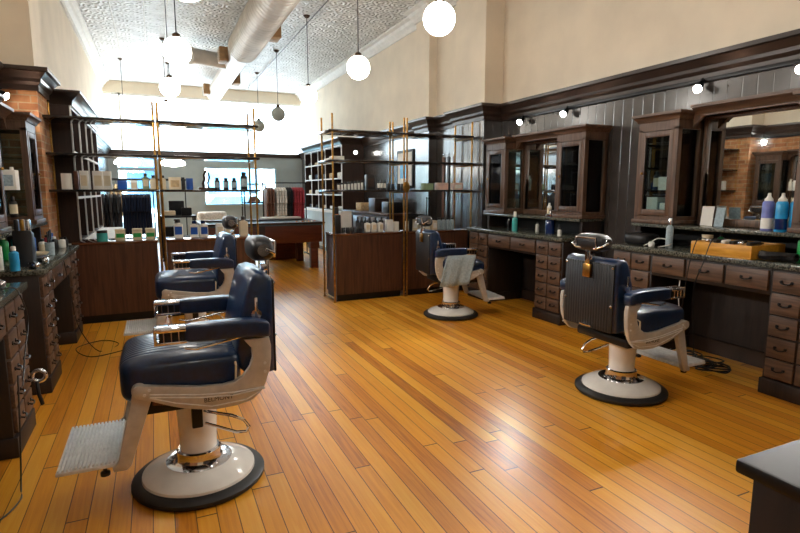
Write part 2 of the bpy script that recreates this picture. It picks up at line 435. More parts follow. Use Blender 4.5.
# ------------------------------------------------------------------ the room
XL, XR, YB, YF, ZC, ZK = -1.34, 4.5, -3.2, 16.8, 4.4, 2.63
PATHR = [(XR, YB), (XR, 6.4), (4.2, 6.4), (4.2, 7.2), (4.28, 7.2), (4.28, 7.93), (4.14, 7.93), (4.14, 8.4), (4.28, 8.4), (4.28, YF)]
PATHL = [(XL, YB), (XL, 6.4), (-.99, 6.4), (-.99, 6.95), (-1.1, 6.95), (-1.1, YF)]
struct(MB().box(-2.2, 5.4, YB-.2, YF+.15, -.1, 0).build('floor', FLOOR))
struct(MB().box(-2.2, 5.4, YB-.2, YF+.2, ZC, ZC+.12).build('ceiling', TIN))
def wallrun(path, side, z0, z1, t=.25):
    return MB().sweep(path, [(0, z0), (0, z1), (-t, z1), (-t, z0)], side)
struct(wallrun(PATHR, 1, ZK-.05, ZC).build('wall_right', PLASTER, smooth=0))
struct(wallrun(PATHR, 1, 0, ZK-.05).build('wall_right_boarding', PANEL, smooth=0))
struct(wallrun(PATHL, -1, ZK-.05, ZC).build('wall_left', PLASTER, smooth=0))
struct(wallrun(PATHL[:4]+[(-1.1, 6.95)], -1, 0, ZK-.05).build('wall_left_brick', BRICK, smooth=0))
struct(wallrun(PATHL[4:], -1, 0, ZK-.05).build('wall_left_boarding', PANEL, smooth=0))
struct(MB().box(-2, 5.2, YB-.2, YB, 0, ZC).build('wall_back', PLASTER))
CORN = [(0, 2.42), (.022, 2.42), (.025, 2.47), (.05, 2.5), (.055, 2.53), (.1, 2.585), (.125, 2.595), (.125, 2.63), (0, 2.635)]
struct(MB().sweep(PATHR, CORN, 1).build('trim_1', DARKTRIM, smooth=25))
struct(MB().sweep(PATHL, CORN, -1).build('trim_2', DARKTRIM, smooth=25))
CROWN = [(0, ZC-.2), (.03, ZC-.2), (.04, ZC-.14), (.09, ZC-.1), (.11, ZC-.05), (.17, ZC-.03), (.17, ZC), (0, ZC)]
struct(MB().sweep(PATHR, CROWN, 1).build('trim_3', WHITETRIM, smooth=25))
struct(MB().sweep(PATHL, CROWN, -1).build('trim_4', WHITETRIM, smooth=25))
struct(MB().sweep([(XR-.001, YB), (XR-.001, 6.4), (4.199, 6.4), (4.199, 7.2)], [(0, 0), (.02, 0), (.02, .13), (0, .14)], 1).build('baseboard_right', DARKTRIM))
# shop front
WX0, WX1, WZ0, WZ1 = 1.38, 3.46, 1.06, 2.12
wf = MB()
wf.box(-1.2, -.95, YF, YF+.2, 0, 2.5).box(.12, WX0, YF, YF+.2, 0, 2.5).box(WX1, 4.4, YF, YF+.2, 0, 2.5)
wf.box(WX0, WX1, YF, YF+.2, 0, WZ0).box(WX0, WX1, YF, YF+.2, WZ1, 2.5)
struct(wf.build('wall_far', GREYWALL))
struct(MB().box(-1.2, 4.4, YF-.04, YF+.2, 2.46, 2.58, .01).build('trim_5', DARKTRIM))
struct(MB().box(-1.2, 4.4, YF-.02, YF+.2, 4.1, ZC).build('wall_far_header', PLASTER))
tr = struct(MB().box(-1.1, 4.28, YF+.06, YF+.08, 2.58, 4.1).build('window_1', FROST))
mu = MB()
for x in (-.72,): mu.box(x-.03, x+.03, YF+.01, YF+.12, 2.58, 4.1)
mu.box(-1.1, 4.28, YF+.01, YF+.12, 4.04, 4.1)
o = mu.build('window_frame', WHITETRIM); o.parent = tr
for s, z, sz in (('M a g f  t', 3.02, .17), ('A yr - o n a t A', 2.83, .16)):
    t = text('lettering', s, DOCTXT, tr, (2.0, YF+.045, z), (PI/2, 0, 0), sz)
w2 = struct(MB().box(WX0, WX1, YF+.09, YF+.1, WZ0, WZ1).build('window_2', GLASS))
fr = MB()
fr.box(WX0-.07, WX0, YF-.03, YF+.14, WZ0-.07, WZ1+.07).box(WX1, WX1+.07, YF-.03, YF+.14, WZ0-.07, WZ1+.07)
fr.box(WX0, WX1, YF-.03, YF+.14, WZ1, WZ1+.07).box(WX0, WX1, YF-.06, YF+.14, WZ0-.07, WZ0)
fr.build('window_frame', GREYWALL).parent = w2
d1 = struct(MB().box(-.87, .04, YF+.09, YF+.1, .12, 2.4).build('door_1', GLASS))
fr = MB()
fr.box(-.95, -.87, YF-.02, YF+.14, 0, 2.46).box(.04, .12, YF-.02, YF+.14, 0, 2.46).box(-.87, .04, YF-.02, YF+.14, 2.4, 2.46)
fr.box(-.87, .04, YF+.06, YF+.13, 0, .14).box(-.87, .04, YF+.07, YF+.12, 2.02, 2.1)
fr.build('door_frame', GREYWALL).parent = d1
MB().cyl((-.02, YF+.02, .9), (-.02, YF+.02, 1.3), .014).build('door_handle', BRASS).parent = d1
# outside
struct(MB().box(-14, 20, YF+.2, 21, -.2, -.02).build('sidewalk', PAVE))
struct(MB().box(-30, 40, 21, 30, -.3, -.12).build('street', ASPH))
b = thing('shop_building', 'pale building across the street seen through the shop window', 'building', (0, 30, 0))
MB().box(-16, 22, 0, 6, -.3, 8).build('wall', FACADE, b)
for i, x in enumerate((-5, -1.2, 2.6, 6.4, 10.2)):
    w = MB().box(x, x+2.6, -.06, 0, .6, 2.7).build('window', FACGL, b)
    if i in (1, 3): MB().prism([(-1.1, 2.6), (0, 3.2), (0, 3.1), (-1.1, 2.5)], 'x', x-.2, x+2.8).build('awning', BLUEB, b)
t = thing('parked_car', 'pale blue parked car outside the shop window', 'car', (3.2, 23.6, -.12))
MB().prism([(-2.1, .3), (2.1, .3), (2.15, .75), (1.3, .9), (.7, 1.4), (-1.0, 1.42), (-1.6, .95), (-2.15, .85)], 'y', -.85, .85, .06).build('body', mat('car_paint', (150, 196, 214), .2, coat=.5), t)
MB().prism([(-1.4, .95), (1.15, .93), (.65, 1.34), (-.95, 1.36)], 'y', -.87, .87).build('window', FACGL, t)
for x in (-1.3, 1.3):
    for y in (-.78, .78): MB().cyl((x, y-.1, .31), (x, y+.1, .31), .31, seg=20).build('wheel', RUBBER, t)

# ceiling conduits
for i, (x, y0, y1) in enumerate(((-.47, YB, 15.8), (.02, YB, 13.7), (2.62, YB, 16.2), (.36, YB, 15.5))):
    tag(MB().tube([(x, y0, ZC-.03), (x, y1, ZC-.03)], .008).build('conduit', BLACKM if i == 2 else ALU),
        ('thin steel conduit nearest the left wall on the tin ceiling', 'thin steel conduit on the tin ceiling, second from the left wall',
         'dark conduit along the ceiling over the right row of globes', 'steel conduit along the ceiling over the left row of globes')[i], 'conduit')
# spiral duct
du = thing('air_duct', 'large spiral ventilation duct hung under the tin ceiling', 'duct', (1.66, 0, 4.08))
prof = []; y = YB+.05; r = .27
while y < 10.5:
    prof += [(r, y), (r, y+.085), (r+.009, y+.095), (r+.009, y+.115), (r, y+.125)]; y += .125
MB().lathe([(.0, YB+.04)]+prof, seg=40).xf(Matrix.Rotation(-PI/2, 4, 'X')).build('spiral_duct', DUCT, du)
MB().lathe([(.268, 10.48), (.27, 10.6), (.2, 11.1), (.2, 15.7), (.207, 15.72), (.207, 15.78), (.05, 15.78)], seg=36).xf(Matrix.Rotation(-PI/2, 4, 'X')).build('straight_duct', DUCT, du)
MB().lathe([(.15, 0), (.15, .75), (.165, .76), (.165, .8), (.02, .8)], seg=28).xf(Matrix.Translation((-.1, 12.0, .02)) @ Matrix.Rotation(-PI/2, 4, 'Y') @ Matrix.Rotation(.35, 4, 'X')).build('branch_duct', DUCT, du)
for (x0, x1, y) in ((.25, .4, 9.2), (-.36, -.2, 11.2), (.18, .34, 13.4), (-.34, -.18, 15.1)):
    rg = MB().box(x0, x1, y, y+.34, -.13, .13, .01).build('register', TAN, du)
    f = MB()
    xs = x1 if x1 > 0 else x0
    for k in range(5): f.box(xs-.006, xs+.006, y+.03, y+.31, -.1+k*.045, -.085+k*.045)
    f.build('grille', DUCT, rg)
for y in (-1, 3, 7, 10.6, 14): MB().cyl((.0, y, .15), (0, y, .31), .006).build('hanger_strap', BLACKM, du)

# ------------------------------------------------------------------ globe pendants
def globe(name, label, loc, m, group, r=.15):
    t = thing(name, label, 'pendant lamp', (loc[0], loc[1], ZC), group=group)
    MB().lathe([(.004, -.045), (.03, -.04), (.055, -.012), (.06, -.001)], seg=20).build('canopy', BRONZE, t)
    MB().cyl((0, 0, -.03), (0, 0, loc[2]+r-ZC+.03), .006, seg=8).build('cord', BLACKM, t)
    MB().lathe([(.012, .05), (.04, .03), (.045, 0), (.045, -.015), (.01, -.015)], (0, 0, loc[2]+r-ZC), seg=18).build('fitter', BRONZE, t)
    MB().sph((0, 0, loc[2]-ZC), r, r, r, nu=28, nv=18).build('globe', m, t)
    return t
GZ = 3.05
words = {4.65: 'nearest the camera at the top edge', 6.9: 'over the shelves', 9.3: 'beyond the shelves', 11.7: 'over the shop', 14.1: 'farthest toward the shop window',
         2.3: 'unseen over the near chairs, added to light the foreground', -.1: 'unseen above the camera, added to light the foreground'}  # these two continue the rows out of view, added for foreground light
for y in (-.1, 2.3, 4.65, 6.85, 9.35, 11.85, 14.2):
    k = min(words, key=lambda w: abs(w-y))
    if y < 14: globe('globe_pendant', 'white lit globe lamp in the left row, ' + words[k], (.32, y if y != 6.85 else 6.6, GZ-(.08 if y == 6.85 else 0)), GLOBE, 'globe lamps of the left row')
    off = y in (11.85, 14.2)
    globe('globe_pendant', ('unlit grey' if off else 'white lit') + ' globe lamp in the right row, ' + words[k], (2.53, y, GZ+(.04 if y > 9 else 0)), GLOBEOFF if off else GLOBE, 'globe lamps of the right row')
for x, w in ((-.52, 'left'), (.45, 'right')):
    t = thing('glass_pendant', 'flat white glass pendant near the shop door, the %s one of two' % w, 'pendant lamp', (x, 14, ZC), group='flat pendants by the shop door')
    MB().lathe([(.004, -.045), (.05, -.012), (.055, -.001)], seg=18).build('canopy', BRONZE, t)
    MB().cyl((0, 0, -.03), (0, 0, -2.15), .006, seg=8).build('cord', BLACKM, t)
    MB().lathe([(.03, -2.12), (.05, -2.17), (.16, -2.2), (.26, -2.26), (.28, -2.31), (.26, -2.34), (.1, -2.37), (.01, -2.38)], seg=28).build('shade', GLOBE, t)

# ------------------------------------------------------------------ barber chair
def make_chair(name, label, rz, loc):
    t = thing(name, label, 'barber chair', loc, rz, 'barber chairs')
    base = MB().lathe([(.1, .035), (.272, .04), (.268, .058), (.238, .076), (.195, .092), (.165, .104), (.15, .106), (.02, .106)], seg=56).build('base', ENAMEL, t)
    MB().lathe([(.05, .002), (.308, .002), (.318, .012), (.318, .028), (.305, .04), (.271, .046), (.267, .04), (.1, .038)], seg=56).build('rubber_ring', RUBBER, base)
    MB().lathe([(.155, .1), (.158, .109), (.13, .112), (.112, .118), (.106, .135), (.106, .165), (.098, .172), (.02, .172)], seg=40).build('collar', CHROME, base)
    MB().lathe([(.094, .165), (.088, .175), (.09, .25), (.098, .41), (.1, .43), (.03, .43)], seg=40).build('column', ENAMEL, t)
    MB().lathe([(.1, .425), (.104, .43), (.104, .45), (.085, .47), (.01, .47)], seg=32).build('pump_head', BLACKM, t)
    lv = MB().tube([(-.02, .08, .385), (-.08, .13, .38), (-.15, .155, .365), (-.205, .16, .335), (-.23, .16, .295), (-.215, .16, .272), (-.17, .155, .275), (-.03, .1, .325)], .0075)
    lv.build('pump_lever', CHROME, t)
    MB().box(-.02, .03, .085, .115, .31, .42, .006).build('lever_socket', BLACKM, t)
    MB().box(-.22, .24, -.24, .24, .46, .53, .02).build('seat_pan', BLACKM, t)
    # seat cushion with pleats running front to back
    def pleat(x, y, z):
        if z > 0: z += .025*(1-(x/.26)**2)*(1-(y/.28)**2)
        return x, y, z
    seat = MB().sph((.06, 0, .62), .26, .278, .1, .35, .3, 64, 32, pleat).build('seat', NAVYPLEAT, t)
    pts = [(-.17, y, .62+.095*math.cos(max(-1, min(1, y/.285))*1.2)) for y in [-.28+.056*k for k in range(11)]]
    MB().tube([(-.16, -.279, .56)]+[(-.165, p[1], p[2]) for p in pts]+[(-.16, .279, .56)], .005).build('piping', CREAM, seat)
    # side frames
    out = [(.268, .602), (.262, .62), (.24, .63), (.2, .622), (.146, .612), (0, .588), (-.1, .581), (-.15, .588), (-.19, .61), (-.222, .65), (-.236, .69), (-.234, .735), (-.2, .78),
           (-.314, .78), (-.322, .74), (-.32, .677), (-.312, .62), (-.291, .56), (-.262, .518), (-.229, .49), (-.16, .474), (-.074, .471), (.0, .482), (.064, .497), (.12, .518), (.19, .55), (.25, .572), (.266, .585)]
    inn = [(.15, .585), (-.02, .548), (-.19, .535), (-.27, .535), (-.25, .515), (-.16, .5), (-.02, .515), (.1, .545)]
    for s in (-1, 1):
        f = MB().prism([(z, u) for u, z in out], 'y', s*.3-.017, s*.3+.017, .006)
        f.V = [(z_, y_, x_) for x_, y_, z_ in f.V]
        f = f.build('side_frame', ALU, t)
        g = MB()
        yy = s*.318
        for dz in (0, .013): g.tube([(.2, yy, .585-dz), (.0, yy, .552-dz), (-.15, yy, .54-dz), (-.285, yy, .545-dz*.4)], .0035, 6)
        g.tube([(.2, yy, .57), (.1, yy, .53), (-.05, yy, .49), (-.2, yy, .497), (-.27, yy, .53)], .003, 6)
        for u, z in ((.2, .605), (-.29, .66), (-.29, .62), (.22, .585)): g.cyl((u, yy-.004*s, z), (u, yy+.003*s, z), .007, seg=10)
        g.build('moulding', ALUL, f)
        text('lettering', 'BELMONT', BLACK, f, (-.08, s*.3182, .522), (PI/2, 0, 0 if s < 0 else PI), .028, .0006)
        # arm: padded rear, chrome ashtray end
        def droop(x, y, z): return x, y, z-.018*max(0, -x/.18)**3
        MB().sph((-.135, s*.3, .836), .185, .042, .04, .3, .35, 40, 16, droop).build('arm_pad', NAVY, t)
        a = MB().box(.04, .17, s*.3-.042, s*.3+.042, .852, .872, .006).box(.158, .17, s*.3-.04, s*.3+.04, .8, .86, .003)
        a.box(.04, .165, s*.3-.04, s*.3+.04, .8, .812, .003)
        for u in (.07, .1, .13): a.cyl((u, s*.3-.036, .81), (u, s*.3-.036, .855), .004, seg=8).cyl((u, s*.3+.036, .81), (u, s*.3+.036, .855), .004, seg=8)
        a.build('arm_end', CHROME, t)
        MB().box(.04, .15, s*.3-.028, s*.3+.028, .812, .85).build('ashtray', BLACKM, t)
        # footrest leg
        lg = MB().prism([(.61, .262), (.61, .195), (.575, .185), (.262, .29), (.244, .31), (.244, .36), (.262, .365), (.284, .342)], 'y', s*.262-.016, s*.262+.016, .006)
        lg.V = [(z_, y_, x_) for x_, y_, z_ in lg.V]; lg.build('leg', ALU, t)
        MB().tube([(-.2, s*.285, .79), (.0, s*.288, .755), (.05, s*.288, .765)], .006).build('recline_lever', CHROME, t)
        MB().cyl((.24, s*.27, .6), (.24, s*.305, .6), .03, seg=20).build('hinge', ALU, t)
    # footrest
    ft = MB().box(.33, .58, -.24, .24, .252, .27, .004)
    ft.build('footrest', ALUL, t)
    k = MB()
    for i in range(15): k.box(.338+i*.0162, .348+i*.0162, -.237, .237, .268, .28, .002)
    fr_ = k.build('footrest_tread', ALUL, t)
    for s in (-1, 1): MB().tube([(.19, s*.25, .52), (.0, s*.2, .47)], .01).build('stay', BROWNC, t)
    for s in (-.2, .2): MB().lathe([(.008, .252), (.008, .225), (.02, .22), (.02, .205), (.005, .203)], (.4, s, 0), 14).build('rubber_foot', RUBBER, t)
    # back
    bk = [(-.352, .585), (-.352, 1.03), (-.34, 1.055), (-.3, 1.068), (-.26, 1.058), (-.238, 1.02), (-.205, .9), (-.18, .78), (-.172, .7), (-.18, .63), (-.215, .59), (-.3, .575)]
    b = MB().prism([(z, u) for u, z in bk], 'y', -.24, .24, .022); b.V = [(z_, y_, x_) for x_, y_, z_ in b.V]
    back = b.build('backrest', NAVY, t, 50)
    r_ = MB().box(-.362, -.35, -.225, .225, .58, 1.035, .006)
    r_.build('back_panel', BLKPLEAT, t)
    for y in (-.212, .212):
        for z in (.76, 1.015): MB().sph((-.363, y, z), .006, .009, .009, nu=10, nv=8).build('stud', CHROME, t)
    MB().box(-.372, -.36, -.05, .05, .588, .602, .002).build('maker_plate', CHROME, t)
    for s in (-1, 1):
        q = MB().cyl((-.27, s*.237, .88), (-.27, s*.26, .88), .024, seg=14).box(-.278, -.262, s*.255-.006, s*.255+.006, .86, .96, .003).cyl((-.27, s*.237, .83), (-.27, s*.255, .83), .014, .01, 10)
        q.build('back_latch', CHROME, t)
    MB().box(-.38, -.366, -.022, .022, 1.0, 1.16, .003).box(-.37, -.34, -.03, .03, 1.05, 1.085, .004).build('headrest_stem', CHROME, t)
    MB().box(-.385, -.366, -.034, .034, .93, 1.02, .003).build('stem_bracket', BRASS, t)
    hr = MB().sph((-.335, 0, 1.165), .058, .135, .062, .7, .4, 32, 20).build('headrest', BLKLEATHER, t)
    hf = MB()
    for s in (-1, 1):
        hf.tube([(-.37, s*.03, 1.13), (-.395, s*.09, 1.13), (-.385, s*.14, 1.15), (-.345, s*.146, 1.17)], .007)
        hf.cyl((-.335, s*.13, 1.165), (-.335, s*.142, 1.165), .03, seg=16)
    hf.tube([(-.395, -.09, 1.13), (-.4, -.09, 1.2), (-.4, .09, 1.2), (-.395, .09, 1.13)], .007)
    hf.build('headrest_frame', CHROME, hr)
    return t
c1 = make_chair('barber_chair', 'navy barber chair closest to the left foreground, side on, footrest toward the left drawers', PI, (.132, 2.75, 0))
dup(c1, (.28, 5.12, 0), PI, 'navy barber chair standing behind the big left one, before the wooden display counter')
c3 = dup(c1, (3.03, 2.74, 0), .0, 'navy barber chair seen from behind with pleated black back, facing the near right mirror')
c4 = dup(c1, (3.1, 5.345, 0), -.12, 'navy barber chair with a pale towel hung under its arm, facing the far right mirror')
for c, dz in ((c3, .06), (c4, .05)):                                   # these two are pumped lower
    for ch in c.children:
        if ch.name.split('.')[0] not in ('base', 'column', 'pump_lever', 'lever_socket'): ch.location.z -= dz
# towel over the arm of that chair
tv = []; tf = []
prof_ = [(.0, .6), (.0, .7), (.0, .795), (.006, .806), (.014, .8), (.02, .74), (.024, .66), (.028, .58), (.03, .52), (.03, .47)]
nu = 22
for i in range(nu+1):
    u = -.26+.34*i/nu
    for j, (o, z) in enumerate(prof_):
        k = j/(len(prof_)-1)
        w = .008*math.sin(u*34)+.005*math.sin(u*71+2)
        tv.append((u+.07-.28*(.8-z), -.326-o-w*k*(j > 4), z+(.012*math.sin(u*9) if j == len(prof_)-1 else 0)))
for i in range(nu):
    for j in range(len(prof_)-1):
        a = i*len(prof_)+j; tf.append((a, a+1, a+len(prof_)+1, a+len(prof_)))
tw = MB().add(tv, tf).build('towel', TEALT, None, 180)
md = tw.modifiers.new('thick', 'SOLIDIFY'); md.thickness = .006
tw.location = (3.1, 5.345, -.05); tw.rotation_euler = (0, 0, -.12)
tag(tw, 'pale grey-blue towel hanging under the arm of the far right barber chair', 'towel')
# ------------------------------------------------------------------ barber stations
class Side:
    """maps (distance from the wall, along the room, height) to the world for either long wall"""
    def __init__(self, x, s, h): self.x = x; self.s = s; self.h = h
    def b(self, mb, d0, d1, y0, y1, z0, z1, bev=0., seg=2):
        a, b = self.x+self.s*d0, self.x+self.s*d1
        return mb.box(min(a, b), max(a, b), y0, y1, z0, z1, bev, seg)
    def p(self, d, y, z): return (self.x+self.s*d, y, z)
RS, LS = Side(XR, -1, .955), Side(XL, 1, .905)
WT = .955                                                              # worktop height
def pull(S, y, z, parent, d=.585, vert=False):
    h = MB().tube([S.p(d, y-.035, z+.004), S.p(d+.02, y-.03, z-.004), S.p(d+.024, y, z-.01), S.p(d+.02, y+.03, z-.004), S.p(d, y+.035, z+.004)], .005, 6)
    for q in (-.035, .035): h.cyl(S.p(d-.002, y+q, z+.004), S.p(d+.005, y+q, z+.004), .011, seg=10)
    h.build('drawer_pull', BLACKM, parent)
def drawer(S, t, y0, y1, z0, z1, m=None):
    o = S.b(MB(), .56, .585, y0+.008, y1-.008, z0+.007, z1-.007, .004).build('drawer', m or STAINH, t)
    pull(S, (y0+y1)/2, (z0+z1)/2, o)
    return o
def pedestal(S, y0, y1, label, group):
    t = thing('drawer_cabinet', label, 'cabinet', (0, 0, 0), group=group)
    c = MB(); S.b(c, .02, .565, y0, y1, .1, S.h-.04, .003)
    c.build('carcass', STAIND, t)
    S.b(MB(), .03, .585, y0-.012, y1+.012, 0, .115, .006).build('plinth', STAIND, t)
    q = S.h-.955; zs = [.9+q, .745+q, .585+q*.8, .43+q*.5, .275+q*.2, .125]
    ym = (y0+y1)/2
    for k in range(5):
        for a, b in ((y0+.012, ym), (ym, y1-.012)): drawer(S, t, a, b, zs[k+1], zs[k])
    return t
def apron(S, y0, y1, n, label):
    t = thing('apron_drawer_unit', label, 'drawers', (0, 0, 0), group='apron drawer units over the knee spaces')
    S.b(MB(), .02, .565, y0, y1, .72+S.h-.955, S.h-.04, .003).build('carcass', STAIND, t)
    w = (y1-y0)/n
    for k in range(n): drawer(S, t, y0+k*w+.004, y0+(k+1)*w-.004, .742+S.h-.955, .9+S.h-.955)
    return t
def worktop(S, y0, y1, label):
    o = S.b(MB(), .02, .61, y0-.02, y1+.02, S.h-.04, S.h, .006).build('worktop', GRANITE)
    tag(o, label, 'worktop', 'granite worktops'); return o
def ledge(S, y0, y1, label):
    t = thing('mirror_ledge', label, 'shelf', (0, 0, 0), group='mirror ledges')
    S.b(MB(), .005, .36, y0, y1, 1.12, 1.15, .005).build('board', GRANITE, t)
    S.b(MB(), .003, .03, y0, y1, S.h+.001, 1.12).build('backsplash', BLACKM, t)
    for y in (y0+.02, y1-.06): S.b(MB(), .03, .3, y, y+.04, S.h+.001, 1.12).build('bracket', STAIND, t)
    return t
CB0, CB1 = 1.152, 2.07                                                 # cabinet bottom / top
def glass_cabinet(S, y0, y1, label, crown_out=.05):
    t = thing('glass_cabinet', label, 'cabinet', (0, 0, 0), group='glazed wall cabinets')
    c = MB(); d1 = .33
    S.b(c, .004, d1+.02, y0-.015, y1+.015, CB0, CB0+.035, .006); S.b(c, .004, d1, y0, y1, CB0+.035, CB0+.07)
    S.b(c, .004, d1, y0, y1, CB1-.08, CB1)
    S.b(c, .004, .016, y0, y1, CB0+.05, CB1-.05)
    for y in (y0, y1-.045):
        S.b(c, .004, .05, y, y+.045, CB0+.06, CB1-.06); S.b(c, d1-.05, d1, y, y+.045, CB0+.06, CB1-.06)
    c.build('carcass', STAIN, t)
    cr = MB()
    x0, x1 = sorted((S.x, S.x+S.s*d1))
    sgn = S.s
    path = [(S.x+S.s*.004, y0), (S.x+S.s*d1, y0), (S.x+S.s*d1, y1), (S.x+S.s*.004, y1)]
    pf = [(0, CB1), (.012, CB1), (.02, CB1+.02), (crown_out*.8, CB1+.045), (crown_out, CB1+.05), (crown_out, CB1+.072), (0, CB1+.074)]
    cr.sweep(path, pf, -1 if sgn > 0 else 1)
    S.b(cr, .004, d1, y0, y1, CB1, CB1+.07)
    cr.build('crown', STAINH, t)
    # front door
    fm = MB(); a, b = y0+.045, y1-.045
    S.b(fm, d1-.02, d1+.004, a, a+.04, CB0+.075, CB1-.085, .003); S.b(fm, d1-.02, d1+.004, b-.04, b, CB0+.075, CB1-.085, .003)
    S.b(fm, d1-.02, d1+.004, a+.04, b-.04, CB0+.075, CB0+.13, .003); S.b(fm, d1-.02, d1+.004, a+.04, b-.04, CB1-.135, CB1-.085, .003)
    dr = fm.build('door', STAIN, t)
    S.b(MB(), d1-.01, d1-.006, a+.035, b-.035, CB0+.125, CB1-.13).build('glass_pane', GLASS, dr)
    MB().sph(S.p(d1+.014, b-.025, (CB0+CB1)/2), .012, .012, .012, nu=12, nv=8).build('knob', BRASS, dr)
    S.b(MB(), .0165, .02, y0+.045, y1-.045, CB0+.075, CB1-.085).build('mirror_back', MIRROR, t)
    for y in (y0+.02, y1-.024): S.b(MB(), .048, d1-.048, y, y+.004, CB0+.07, CB1-.08).build('end_glass', GLASS, t)
    for z in (1.45, 1.74): S.b(MB(), .02, d1-.03, y0+.028, y1-.028, z, z+.007).build('glass_shelf', GLASS, t)
    return t
def mirror(S, y0, y1, label, top, arch):
    t = thing('wall_mirror', label, 'mirror', (0, 0, 0), group='station mirrors')
    f = MB(); a, b = y0+.017, y1-.017
    S.b(f, .004, .05, a, a+.03, CB0, top-.01, .004); S.b(f, .004, .05, b-.03, b, CB0, top-.01, .004)
    S.b(f, .004, .05, a+.03, b-.03, CB0, CB0+.06, .004); S.b(f, .004, .05, a+.03, b-.03, top-.03, top-.005, .004)
    f.build('frame', STAIN, t)
    S.b(MB(), .012, .02, a+.025, b-.025, CB0+.055, top-.025).build('mirror_glass', MIRROR, t)
    # crown hood with a curved valance
    pf = [(S.x+S.s*v, z) for v, z in ((.004, top), (.2, top), (.21, top+.02), (.25, top+.05), (.265, top+.055), (.265, top+.08), (.004, top+.085))]
    lo, hi = (y0-arch, y1+arch)
    h = MB().prism([(z, x) for x, z in pf], 'y', lo, hi); h.V = [(z_, y_, x_) for x_, y_, z_ in h.V]
    h.build('crown', STAINH, t)
    v = [(a, top), (a, top-.1)]+[(a+(b-a)*k/32, top-.1+.088*min(1, math.sin(PI*k/32)*3.4)) for k in range(1, 32)]+[(b, top-.1), (b, top)]
    vv = MB().prism([(y, z) for y, z in v], 'x', *sorted((S.x+S.s*.17, S.x+S.s*.195)))
    vv.build('valance', STAIN, t)
    return t
def station(S, y0, y1, who, knee0, knee1, mir=(), top=2.09, arch=0., n=3):
    pedestal(S, y0, knee0, 'five-row stained drawer cabinet at the near end of the %s' % who, 'pedestal drawer cabinets')
    pedestal(S, knee1, y1, 'five-row stained drawer cabinet at the far end of the %s' % who, 'pedestal drawer cabinets')
    apron(S, knee0+.001, knee1-.001, n, 'row of stained apron drawers over the knee space of the %s' % who)
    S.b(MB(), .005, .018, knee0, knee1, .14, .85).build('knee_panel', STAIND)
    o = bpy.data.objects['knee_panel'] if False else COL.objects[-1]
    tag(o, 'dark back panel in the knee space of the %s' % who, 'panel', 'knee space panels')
    worktop(S, y0, y1, 'speckled dark granite worktop of the %s' % who)
    ledge(S, y0+.0, y1-.0, 'ledge under the mirror of the %s' % who)
    m0, m1 = mir
    glass_cabinet(S, y0+.0, m0, 'brown wooden glass-front cabinet nearest the camera on the %s' % who)
    glass_cabinet(S, m1, y1, 'brown wooden glass-front cabinet at the far end of the %s' % who)
    mirror(S, m0+.016, m1-.016, 'wide mirror between the two glass cabinets of the %s' % who, top, arch)
station(RS, 1.86, 3.73, 'near right station', 2.29, 3.29, (2.33, 3.31), 2.1, -.03)
station(RS, 4.42, 6.28, 'far right station', 4.86, 5.82, (4.86, 5.84), 2.08, -.03, 2)
station(LS, 1.95, 3.82, 'near left station', 2.38, 3.38, (2.4, 3.4), 2.1, -.03)
station(LS, 4.42, 6.28, 'far left station', 4.86, 5.82, (4.86, 5.84), 2.08, -.03, 2)

# track lights
def track(S, ys, yr, side, near):
    t = thing('light_track', 'black light track below the cornice on the %s wall' % side, 'light track', (0, 0, 0))
    S.b(MB(), .002, .035, yr[0], yr[1], 2.4, 2.435, .003).build('rail', BLACKM, t)
    for i, y in enumerate(ys):
        h = thing('spotlight', 'lit spot head on the %s wall track, %s' % (side, near[i]), 'spotlight', S.p(.06, y, 2.4), group='track spotlights')
        MB().cyl((0, 0, .0), (0, 0, .03), .016, seg=10).box(-.03, .03, -.02, .02, .0, .012, .003).cyl((0, 0, 0), (-S.s*-.03, 0, -.03), .008, seg=8).build('stem', BLACKM, h)
        ax = Vector((S.s*.75, -.28, -.45)).normalized(); c = Vector((S.s*.03, 0, -.045))
        MB().cyl(c-ax*.05, c+ax*.04, .026, .042, 18).build('housing', BLACKM, h)
        MB().cyl(c+ax*.04, c+ax*.043, .036, seg=18).build('lens', SPOTLENS, h)
        SPOTS.append((Vector(S.p(.06, y, 2.4))+c+ax*.06, ax))
SPOTS = []
track(RS, (5.85, 5.03, 3.33, 2.5), (1.6, 6.2), 'right', ('nearest the pilaster', 'over the far mirror', 'between the two stations', 'at the right edge of the view'))
track(LS, (6.3, 5.2, 3.4), (1.6, 6.36), 'left', ('beside the brick pilaster', 'over the far left mirror', 'over the near left mirror'))

# ------------------------------------------------------------------ display fixtures: brass pole frames with shelves
def fixture(x0, x1, label):
    t = thing('display_shelf', label, 'shelf unit', (0, 0, 0), group='brass display shelf units')
    for x in (x0+.02, x1-.02):
        for y in (6.6, 7.07):
            q = MB().cyl((x, y, 0), (x, y, 2.4), .0125, seg=12).cyl((x, y, 0), (x, y, .015), .02, seg=12).cyl((x, y, 2.4), (x, y, 2.415), .016, .01, 12)
            q.build('pole', BRASS, t)
        for z in (.02+.03, 1.43, 1.81, 2.185): MB().cyl((x, 6.6, z), (x, 7.07, z), .008, seg=8).build('cross_bar', BRASS, t)
    for z in (1.44, 1.82, 2.195):
        MB().box(x0-.03 if x0 in (-1.02, 2.06) else x0, x1+.03 if x1 in (1.14, 4.24) else x1, 6.585, 7.09, z-.0, z+.026, .003).build('shelf', SHELFM, t)
    return t
fixture(-1.02, .055, 'brass pole shelf unit at the left end, against the brick pilaster')
fixture(.06, 1.14, 'brass pole shelf unit right of centre of the left run, by the open aisle')
fixture(2.06, 3.095, 'brass pole shelf unit at the aisle end of the right run')
fixture(3.1, 4.16, 'brass pole shelf unit at the wall end of the right run')
